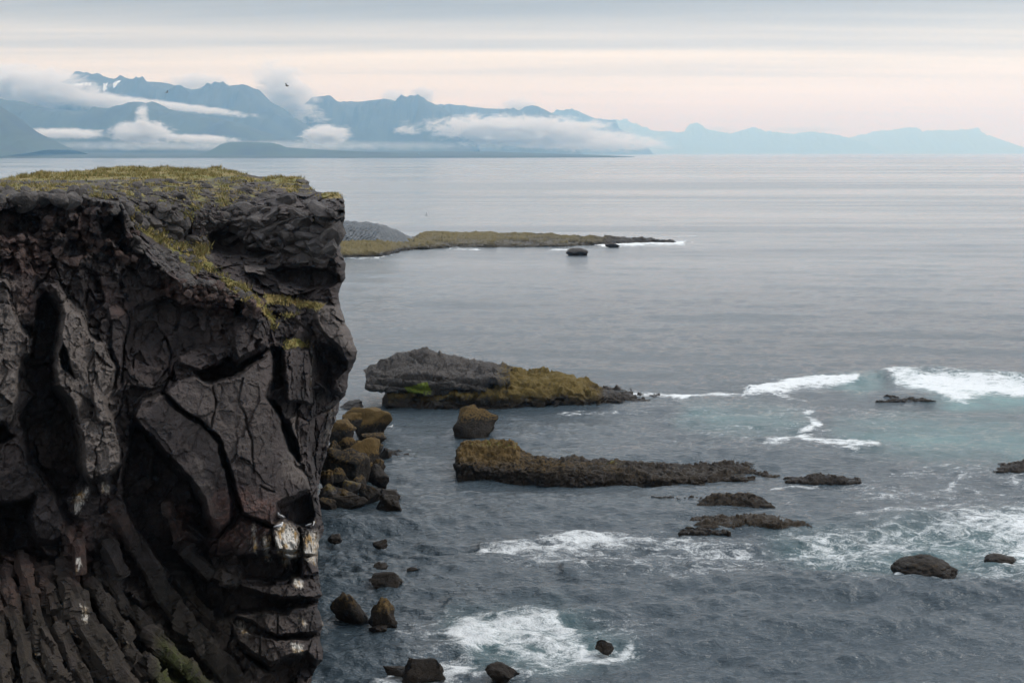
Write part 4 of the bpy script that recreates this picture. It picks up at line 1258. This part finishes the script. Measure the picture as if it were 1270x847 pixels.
grey_rock = reef('sea_rock', [
    ([(478, 511), (500, 513), (520, 514), (600, 513), (680, 511), (740, 508), (790, 503), (822, 500)], 0),
    ([(478, 490), (500, 489), (560, 491), (610, 490), (660, 488), (700, 487), (740, 493), (780, 498), (822, 499)], 0.5),
    ([(478, 484), (510, 483), (560, 480), (600, 472), (640, 471), (690, 471), (720, 479), (745, 488), (780, 494), (822, 498)], 3),
    ([(478, 478), (510, 474), (560, 466), (595, 462), (625, 461), (650, 462), (690, 463), (712, 472), (730, 481), (750, 487), (785, 489.5), (822, 495.5)], 6.5)],
    [(453, 166), (600, 165.5), (740, 168), (822, 172)], 9, 'large sea rock with bare grey slab and olive mossy hump, overhanging at one end', 'rock', M_GREYREEF, 300, tones1, 3, (0.95, 0.32), (2.4, 0.8), per=22)
slab = reef('slab', [
    ([(453, 478), (464, 481), (482, 484), (520, 487), (560, 486), (600, 480), (632, 472)], 0.2),
    ([(453, 470), (480, 466), (510, 464), (545, 466), (570, 470), (600, 470), (632, 468)], 0.6),
    ([(453, 465), (470, 458), (500, 456), (540, 455), (575, 459), (605, 462), (632, 466)], 3.0),
    ([(453, 463), (466, 453), (478, 446), (492, 441), (508, 439), (528, 437), (545, 442), (575, 448), (610, 452), (622, 457), (632, 464)], 6)],
    [(453, 165), (632, 166)], 6, None, None, M_GREYREEF, 240, lambda u, v, P, up: np.stack([0.5 * smooth(600, 626, u), field([([(500, 480), (530, 474), (536, 486), (506, 488)], 5, 0.85)], u, v), up * 0], -1), 4, (0.6, 0.2), (2.2, 0.6), under=4.5, per=24, strata=(1.15, 0.7))
slab.parent = grey_rock
slab['label'] = 'bare grey layered slab'


def tones2(u, v, P, up):
    m = 0.14 + 0.34 * smooth(0.1, 0.8, up) + 0.40 * fbm(P / np.array([2.2, 2.2, 1.0]), 4, 0.6) + 0.45 * smooth(655, 635, u) * smooth(582, 566, v)
    gsp = field([([(575, 546), (600, 544), (645, 547), (648, 556), (620, 560), (580, 556)], 5, 0.40), ([(745, 573), (800, 574), (800, 579), (750, 579)], 4, 0.45)], u, v)
    return np.stack([m, gsp, m * 0], -1)


reef('sea_rock', [
    ([(565, 598), (575, 605), (600, 607), (650, 609), (700, 611), (760, 612), (820, 611), (880, 607), (930, 604), (982, 602)], 0),
    ([(565, 574), (600, 583), (650, 584), (700, 587), (760, 592), (820, 594), (880, 594), (930, 595), (982, 600)], 0.7),
    ([(565, 568), (580, 566), (620, 572), (645, 572), (690, 578), (740, 581), (800, 584), (860, 588), (905, 588), (940, 590), (960, 592), (982, 599)], 2.4),
    ([(565, 562), (572, 550), (580, 546), (592, 545), (606, 549), (614, 547), (630, 547), (640, 550), (648, 560), (660, 565), (690, 571), (740, 573), (800, 577), (860, 582), (880, 585), (905, 581), (940, 584), (960, 588), (974, 592), (982, 598)], 5)],
    [(565, 129.5), (700, 127), (820, 127), (972, 129.5)], 6, 'long low sea rock coated in brown kelp with a mossy knob at one end', 'rock', M_REEF, 420, tones2, 5, (0.34, 0.26), (1.5, 0.5), per=22)


def low_reef(uL, uR, vbase, htop, depth, label, seed, moss=0.3, wig=0.35):
    g = np.random.default_rng(seed)
    k = np.linspace(0, 1, 9)
    us = uL + (uR - uL) * k
    arch = np.sin(np.pi * np.clip(k, 0.02, 0.98)) ** 0.6
    top = vbase - htop * arch * g.uniform(1 - wig, 1.0, 9)
    Y = sea_at((uL + uR) / 2, vbase)[1]
    b = [(a, vbase - 1.5 * (1 - s)) for a, s in zip(us, arch)]
    sh = [(a, vbase - 0.55 * (vbase - t_)) for a, t_ in zip(us, top)]
    cr_ = list(zip(us, top))
    reef('reef', [(b, 0), (sh, depth * 0.2), (cr_, depth * 0.55)], [(uL, Y), (uR, Y)], depth * 0.7, label, 'reef', M_REEF,
         max(50, int((uR - uL) * 0.9)), lambda u, v, P, up: np.stack([moss * smooth(-0.2, 0.6, up), up * 0, up * 0], -1), seed, (0.22, 0.20), (1.0, 0.45), group='low reefs awash around the kelp rock', per=8)


low_reef(858, 960, 631, 21, 2.4, 'small brown reef awash just below the long kelp rock', 61, 0.45)
low_reef(846, 1010, 656, 19, 3.4, 'flat pointed reef with rusty brown back beside the broad foam band', 62, 0.6)
low_reef(804, 876, 624, 12, 1.6, 'dark weed patch awash between the kelp rock and the small brown reef', 63, 0.2)
low_reef(870, 925, 634, 6, 1.2, 'thin weed ledge awash under the small brown reef', 64, 0.4)
low_reef(842, 905, 662, 5, 1.4, 'dark thin ledge in front of the flat pointed reef', 65, 0.1)
low_reef(974, 1068, 599, 11, 2.4, 'thin dark reef awash off the tip of the long kelp rock', 66, 0.1)
low_reef(1085, 1162, 498, 5, 3.5, 'thin black ledge just under the big white breaker', 67, 0.0)
low_reef(1230, 1330, 588, 17, 4.0, 'rounded black rock cut by the frame, beside swirling foam', 68, 0.1, 0.1)
low_reef(455, 520, 570, 8, 4.0, 'dark weedy shelf running out from the mossy boulders', 69, 0.1)
low_reef(430, 500, 622, 6, 2.0, 'flat weed patch at the foot of the boulder pile', 70, 0.1)

# the far spit with its hill of columns
def tones_s(u, v, P, up):
    m = 0.30 + 0.55 * smooth(0.1, 0.8, up) * smooth(780, 700, u)
    return np.stack([m, field([([(560, 298), (640, 297), (640, 303), (560, 304)], 6, 0.35)], u, v), m * 0], -1)


reef('spit', [
    ([(395, 321), (420, 320), (470, 319), (486, 314), (510, 309), (560, 308), (640, 308), (700, 307), (745, 304), (790, 301), (840, 300.4)], 0),
    ([(395, 315), (420, 314), (470, 313), (486, 309), (510, 305), (560, 304), (640, 304), (700, 303), (745, 301), (790, 299.5), (840, 300)], 2),
    ([(395, 300), (420, 300), (470, 299), (500, 299), (515, 298), (560, 297), (620, 297), (680, 298), (720, 298), (745, 298), (790, 298), (840, 299.4)], [(395, 22), (690, 22), (745, 8), (790, 4), (840, 2)]),
    ([(395, 296), (420, 296), (470, 296), (500, 297), (514, 296), (522, 291), (545, 289.5), (570, 289), (600, 288.5), (640, 290), (690, 292), (720, 294), (745, 295), (790, 296), (815, 297), (840, 298.6)], [(395, 52), (670, 50), (715, 30), (745, 15), (790, 8), (840, 4)])],
    [(395, 405), (470, 412), (500, 440), (560, 455), (700, 458), (745, 470), (790, 478), (840, 480)], [(395, 25), (700, 20), (760, 8), (840, 3)], 'low rocky spit with brown turf running out to a foaming tip', 'spit', M_SPIT, 420, tones_s, 9, (0.8, 0.45), (4.5, 1.6))


def column_hill():
    n, m = 300, 70
    u = np.linspace(380, 516, n)
    foot = interp([(380, 306), (440, 304), (480, 302), (505, 301), (516, 299)], u)
    crest = interp([(380, 276), (420, 275), (432, 274.5), (450, 275), (468, 277), (480, 280), (495, 287), (506, 293), (516, 297)], u)
    Yf = interp([(380, 424), (470, 432), (495, 452), (516, 472)], u)
    A, B = at(u, foot, Yf), at(u, crest, Yf + 15)
    s = np.linspace(0, 1, m)[:, None, None]
    P = A[None] * (1 - s) + B[None] * s
    P[..., 2] += (np.sin(s[..., 0] * math.pi / 2) - s[..., 0]) * (B[:, 2] - A[:, 2])[None]
    x = P[..., 0] + (P[..., 2]) * -0.9            # the columns lean
    x = x + 1.3 * fbm(P / 3.0, 4, 0.6)
    c = x / 1.25
    fr = np.abs(c - np.floor(c) - 0.5) * 2
    hsh = np.sin(np.floor(c) * 12.9898) * 43758.5453
    hsh = hsh - np.floor(hsh)
    P[..., 1] += (fr ** 2 * 0.9 + (hsh - 0.5) * 1.1) * (1 - 0.6 * s[..., 0]) + 0.5 * fbm(P / 1.2, 3)
    P[..., 2] += s[..., 0] * (hsh - 0.5) * 0.5
    back = []
    for q in (4, 10, 18, 26):
        b = B.copy(); b[:, 1] += q; b[:, 2] = B[:, 2] * (1 - (q / 26) ** 2) - 0.4
        back.append(b)
    lo = A.copy(); lo[:, 2] = -0.6; lo[:, 1] -= 0.5
    P = np.concatenate([lo[None], P, np.stack(back)], 0)
    me = raw_mesh('columnar_hill', P.reshape(-1, 3), grid_faces(*P.shape[:2]))
    mt = mat_simple('weathered_basalt', (0.070, 0.078, 0.086), (0.125, 0.135, 0.145), 0.5, 0.8, 0.6, 0.3)
    tag(link('columnar_hill', me, mt), 'grey hill of leaning basalt columns at the root of the spit', 'hill', kind='structure')


column_hill()


# ------------------------------------------------------------------ boulders
def boulder(u, v, wpx, hpx, label, seed, mat=None, moss=0.4, group=None, z=0.0, cuts=9, name='boulder', b=None, aspect=0.9, Y=None, green=0.0):
    """u, v: middle of the foot, on the water (or z above it)"""
    p = sea_at(u, v, z) if Y is None else at(u, v, Y)
    Y_ = p[1]
    sx = wpx / 2 / F * Y_; sz = hpx / F * Y_
    b = b or BALL4
    V = stone_verts(b, seed, cuts + 9 if cuts > 3 else 6, (1, 1, 1), 0.13, (0.36, 0.82) if cuts > 3 else (0.75, 0.95))
    V /= np.array([np.abs(V[:, 0]).max(), np.abs(V[:, 1]).max(), 1])
    lo, hi = V[:, 2].min(), V[:, 2].max()
    V[:, 2] = (V[:, 2] - lo) / (hi - lo)             # 0..1
    V[:, 2] = V[:, 2] * 1.35 - 0.35                  # a quarter of it under water or in the pile
    g = np.random.default_rng(seed)
    V = V * np.array([sx, sx * aspect, sz])
    nr = V / (np.linalg.norm(V, axis=1, keepdims=True) + 1e-6)
    V += nr * (0.07 * min(sx, 1.6) * fbm(V / 0.4 + seed, 5, 0.65))[:, None]
    up = smooth(0.15, 0.8, V[:, 2] / sz)
    tn = np.stack([up * moss + (moss > 0.7) * 0.15, up * green, up * 0], -1)
    o = link(name, raw_mesh(name, V, b[1], {'tone': tn}), mat or M_REEF)
    o.location = p + np.array([0, sx * aspect * 0.6, 0])
    return tag(o, label, 'boulder', group)


PILE = 'boulders piled at the back foot of the cliff'
boulder(452, 543, 68, 38, 'big rounded boulder with golden moss cap on the pile behind the cliff', 401, moss=0.95, group=PILE, cuts=7)
boulder(452, 578, 56, 34, 'golden mossed boulder in the middle of the pile, below the biggest one', 402, moss=0.9, group=PILE, z=1.0)
boulder(440, 507, 40, 8, 'flat reddish slab lying behind the golden capped boulder', 403, M_GREYREEF, 0.1, PILE, cuts=6)
boulder(425, 548, 38, 26, 'brown mossy boulder tucked against the cliff beside the golden capped one', 404, moss=0.7, group=PILE, z=1.2)
boulder(462, 552, 34, 14, 'low mossy boulder wedged under the golden capped one', 405, moss=0.5, group=PILE, z=0.6)
boulder(432, 602, 72, 44, 'broad dark boulder with thin weed in the pile', 406, moss=0.42, group=PILE, z=0.8)
boulder(415, 585, 34, 28, 'dark boulder pressed between the cliff and the broad dark one', 407, moss=0.5, group=PILE, z=1.6)
boulder(466, 602, 38, 26, 'black boulder at the water edge of the pile', 408, moss=0.2, group=PILE)
boulder(433, 612, 30, 16, 'small rusty brown boulder on the front of the pile', 409, M_GREYREEF, 0.55, PILE, z=0.9)
boulder(408, 618, 26, 16, 'ochre boulder lying against the cliff foot', 410, M_GREYREEF, 0.6, PILE, z=1.0)
boulder(420, 632, 60, 22, 'low dark boulder at the front of the pile in the water', 411, moss=0.3, group=PILE)
boulder(452, 622, 40, 20, 'weedy brown boulder at the front of the pile', 412, moss=0.35, group=PILE, z=0.3)
boulder(456, 590, 28, 16, 'olive boulder behind the black one at the water edge', 413, moss=0.7, group=PILE, z=0.8)
boulder(478, 573, 22, 18, 'small dark boulder beside the golden mossed one', 414, moss=0.25, group=PILE)
boulder(480, 622, 34, 14, 'flat black boulder touching the blocky black one', 415, moss=0.1, group='twin black boulders off the pile')
boulder(482, 635, 35, 22, 'blocky black boulder standing in water in front of a flat one', 416, moss=0.1, group='twin black boulders off the pile')
boulder(592, 541, 62, 38, 'angular olive brown boulder alone between the two long sea rocks', 417, moss=0.65, cuts=11)
gp = np.random.default_rng(91)
FILL = [(437, 527, 30, 16, 1.5, 0.8, 'golden stone peeping over the big golden capped boulder beside the cliff'), (428, 562, 26, 20, 1.8, 0.7, 'olive stone pinched between the cliff and the golden mossed boulder'),
        (446, 562, 30, 16, 1.2, 0.75, 'mustard stone under the big golden capped boulder'), (412, 566, 24, 20, 1.8, 0.5, 'brown stone jammed against the cliff above the broad dark boulder'),
        (446, 583, 26, 18, 1.0, 0.8, 'golden stone at the foot of the golden mossed boulder'), (470, 585, 20, 16, 0.5, 0.6, 'brown stone on the water side of the golden mossed boulder'),
        (418, 600, 28, 20, 1.2, 0.6, 'brown stone overlapping the broad dark boulder by the cliff'), (445, 606, 30, 16, 0.8, 0.5, 'dull brown stone in front of the broad dark boulder'),
        (405, 604, 20, 22, 1.2, 0.6, 'upright brown stone squeezed behind the ochre boulder'), (466, 616, 26, 10, 0.2, 0.2, 'flat black stone below the black boulder at the water edge'),
        (404, 632, 28, 16, 0.4, 0.5, 'brown stone below the ochre boulder at the cliff foot'), (440, 630, 34, 14, 0.1, 0.2, 'low black stone between the front boulders of the pile'),
        (468, 562, 26, 14, 0.3, 0.6, 'brown stone at the water under the big golden capped boulder'), (458, 530, 30, 12, 0.8, 0.6, 'brown stone behind the big golden capped boulder'),
        (424, 622, 26, 14, 0.6, 0.65, 'golden brown stone on the low dark front boulder')]
for i_, (u_, v_, w_, h_, z_, m_, l_) in enumerate(FILL):
    boulder(u_, v_, w_, h_, l_, 460 + i_, moss=m_, group=PILE, z=z_, cuts=int(gp.integers(8, 14)))
SMALL = 'boulders in the water off the cliff foot'
boulder(416, 673, 22, 9, 'little black stone poking out next to the cliff', 418, moss=0.05, group=SMALL)
boulder(471, 679, 20, 9, 'little round black stone in open water below the twin boulders', 419, moss=0.05, group=SMALL)
boulder(474, 710, 24, 11, 'small black stone behind the peaked black boulder', 420, moss=0.05, group=SMALL)
boulder(511, 710, 21, 7, 'thin dark stone awash away from the peaked boulder', 421, moss=0.05, group=SMALL)
boulder(478, 731, 46, 20, 'peaked black boulder with a flat tail', 422, moss=0.12, group=SMALL, cuts=12)
boulder(444, 726, 20, 6, 'tiny flat black stone beside the peaked boulder', 423, moss=0.05, group=SMALL)
boulder(428, 775, 60, 40, 'big brown boulder against the cliff foot', 424, moss=0.45, group=SMALL)
boulder(476, 780, 42, 36, 'pointed ochre brown boulder leaning beside the big brown one', 425, moss=0.65, group=SMALL, cuts=12)
boulder(470, 785, 30, 9, 'flat dark stone at the foot of the pointed ochre boulder', 426, moss=0.1, group=SMALL)
boulder(524, 846, 60, 26, 'dark wet boulder half drowned in white foam', 427, moss=0.1, group=SMALL)
boulder(492, 838, 40, 9, 'low black rock edge in foam beside the half drowned boulder', 428, moss=0.02, group=SMALL)
boulder(624, 846, 48, 23, 'round black boulder awash beside the foam swirl', 429, moss=0.05, group=SMALL)
boulder(750, 808, 26, 14, 'small black stone ringed with white foam', 430, moss=0.02)
boulder(1152, 721, 84, 27, 'humped black weedy boulder with water pouring off it', 431, moss=0.25, cuts=2, b=BALL5)
boulder(1244, 701, 42, 12, 'low black rock in the broad foam band', 432, moss=0.05, cuts=2)
boulder(716, 317, 28, 9, 'small dark rock standing just off the far spit', 433, moss=0.1, mat=M_SPIT, cuts=2)
boulder(760, 307, 20, 5, 'tiny dark rock near the foaming tip of the spit', 434, moss=0.1, mat=M_SPIT)
boulder(598, 523, 24, 5, 'low dark ledge in the shadow of the big grey rock', 435, moss=0.05)


# ------------------------------------------------------------------ birds
M_GULLW = mat_simple('gull_white', (0.72, 0.72, 0.72), (0.80, 0.80, 0.80), 8, 0.7, 0.1, 0.01)
M_GULLG = mat_simple('gull_grey', (0.30, 0.32, 0.35), (0.36, 0.38, 0.41), 8, 0.7, 0.1, 0.01)
M_GULLD = mat_simple('gull_dark', (0.05, 0.05, 0.055), (0.08, 0.08, 0.085), 8, 0.7, 0.1, 0.01)
M_BEAK = mat_simple('gull_beak', (0.55, 0.42, 0.08), (0.62, 0.48, 0.10), 8, 0.5, 0.1, 0.01)


def lathe(path, rad, k=12, flat=1.0):
    """body of revolution along a curved path"""
    C = np.asarray(path, float); R = np.asarray(rad, float)
    T = np.gradient(C, axis=0); T /= np.linalg.norm(T, axis=1, keepdims=True)
    B = np.cross(T, [0, 1, 0]); B /= np.linalg.norm(B, axis=1, keepdims=True) + 1e-9
    th = np.linspace(0, 2 * math.pi, k, endpoint=False)
    V = C[:, None] + B[:, None] * (R[:, None] * np.cos(th))[..., None] + np.array([0, 1.0, 0]) * (R[:, None] * np.sin(th) * flat)[..., None]
    return V.reshape(-1, 3), grid_faces(len(C), k, True)


def perched_gull(p, rz, label, s=1.0):
    root = bpy.data.objects.new('perched_gull', None)
    COL.objects.link(root)
    root.location = p; root.rotation_euler = (0, 0, rz); root.scale = (s, s, s)
    V, Fc = lathe([(-0.20, 0, 0.10), (-0.12, 0, 0.115), (-0.02, 0, 0.125), (0.07, 0, 0.15), (0.115, 0, 0.20), (0.13, 0, 0.245), (0.15, 0, 0.27), (0.185, 0, 0.262)],
                  [0.012, 0.05, 0.075, 0.075, 0.052, 0.042, 0.043, 0.012])
    link('body', raw_mesh('gull_body', V, Fc), M_GULLW, root)
    for sgn in (-1, 1):
        V, Fc = lathe([(-0.27, sgn * 0.015, 0.10), (-0.18, sgn * 0.045, 0.12), (-0.06, sgn * 0.065, 0.14), (0.05, sgn * 0.062, 0.155), (0.09, sgn * 0.05, 0.16)], [0.006, 0.03, 0.048, 0.042, 0.01], 8, 0.45)
        link('wing', raw_mesh('gull_wing', V, Fc), M_GULLG, root)
        V, Fc = lathe([(0.0, sgn * 0.025, 0.0), (0.002, sgn * 0.025, 0.04), (0.0, sgn * 0.025, 0.08)], [0.006, 0.006, 0.012], 6)
        link('leg', raw_mesh('gull_leg', V, Fc), M_GULLD, root)
    V, Fc = lathe([(0.18, 0, 0.264), (0.205, 0, 0.258), (0.222, 0, 0.25)], [0.013, 0.009, 0.002], 6)
    link('beak', raw_mesh('gull_beak', V, Fc), M_BEAK, root)
    return tag(root, label, 'gull')


perched_gull(cliff_point(347, 645) + np.array([0, 0.3, 0.0]), 2.6, 'white grey gull sitting on the droppings ledge by the dark hollow', 1.15)
perched_gull(cliff_point(347, 655) + np.array([0, -0.1, 0.0]), 0.4, 'white gull just below another on the droppings ledge', 1.1)
perched_gull(cliff_point(385, 656) + np.array([0, 0.25, 0.0]), 0.2, 'white gull sitting on the ochre stained end of the ledge', 1.15)
perched_gull(np.array(sea_at(483, 537, 1.0)) + np.array([0, 1.2, 0.2]), 0.0, 'white gull resting at the tip of the golden capped boulder', 1.5)


def flying_gull(u, v, Y, rz, bank, up, label, mat, s=1.0):
    root = bpy.data.objects.new('flying_gull', None)
    COL.objects.link(root)
    root.location = at(u, v, Y); root.rotation_euler = (bank, 0, rz); root.scale = (s, s, s)
    V, Fc = lathe([(-0.24, 0, 0), (-0.16, 0, 0.0), (-0.04, 0, 0.0), (0.08, 0, 0.005), (0.14, 0, 0.02), (0.18, 0, 0.025), (0.215, 0, 0.02)], [0.012, 0.035, 0.065, 0.06, 0.04, 0.038, 0.008])
    link('body', raw_mesh('flying_body', V, Fc), mat, root)
    for sgn in (-1, 1):
        n = 9
        t_ = np.linspace(0, 1, n)
        y = sgn * (0.03 + 0.52 * t_)
        z = up * np.sin(t_ * 2.2) * 0.24
        lead = 0.09 + 0.06 * np.sin(t_ * 3.1) - 0.10 * t_ ** 2
        chord = 0.15 * (1 - t_ ** 1.6) + 0.02
        a = np.stack([lead, y, z], 1); b = np.stack([lead - chord * 0.5, y, z + 0.018 * (1 - t_)], 1); c = np.stack([lead - chord, y, z], 1); d = np.stack([lead - chord * 0.5, y, z - 0.008], 1)
        V = np.stack([a, b, c, d], 1).reshape(-1, 3)
        link('wing', raw_mesh('flying_wing', V, grid_faces(n, 4, True)), mat, root)
    V, Fc = lathe([(0.205, 0, 0.021), (0.23, 0, 0.018), (0.25, 0, 0.012)], [0.012, 0.008, 0.002], 6)
    link('beak', raw_mesh('flying_beak', V, Fc), M_BEAK, root)
    return tag(root, label, 'gull', 'gulls flying over the bay')


flying_gull(356, 107, 130, 2.9, 0.3, 0.9, 'dark gull flying before the cloud spilling past the sharp slope', M_GULLD, 0.75)
flying_gull(207, 115, 190, 0.4, -0.3, 0.6, 'tiny brown gull flying before the tall snow streaked mountain', M_GULLG, 1.0)
flying_gull(529, 267, 170, 0.3, 0.5, 0.8, 'small grey gull flying low over the sea above the spit', M_GULLG, 1.1)
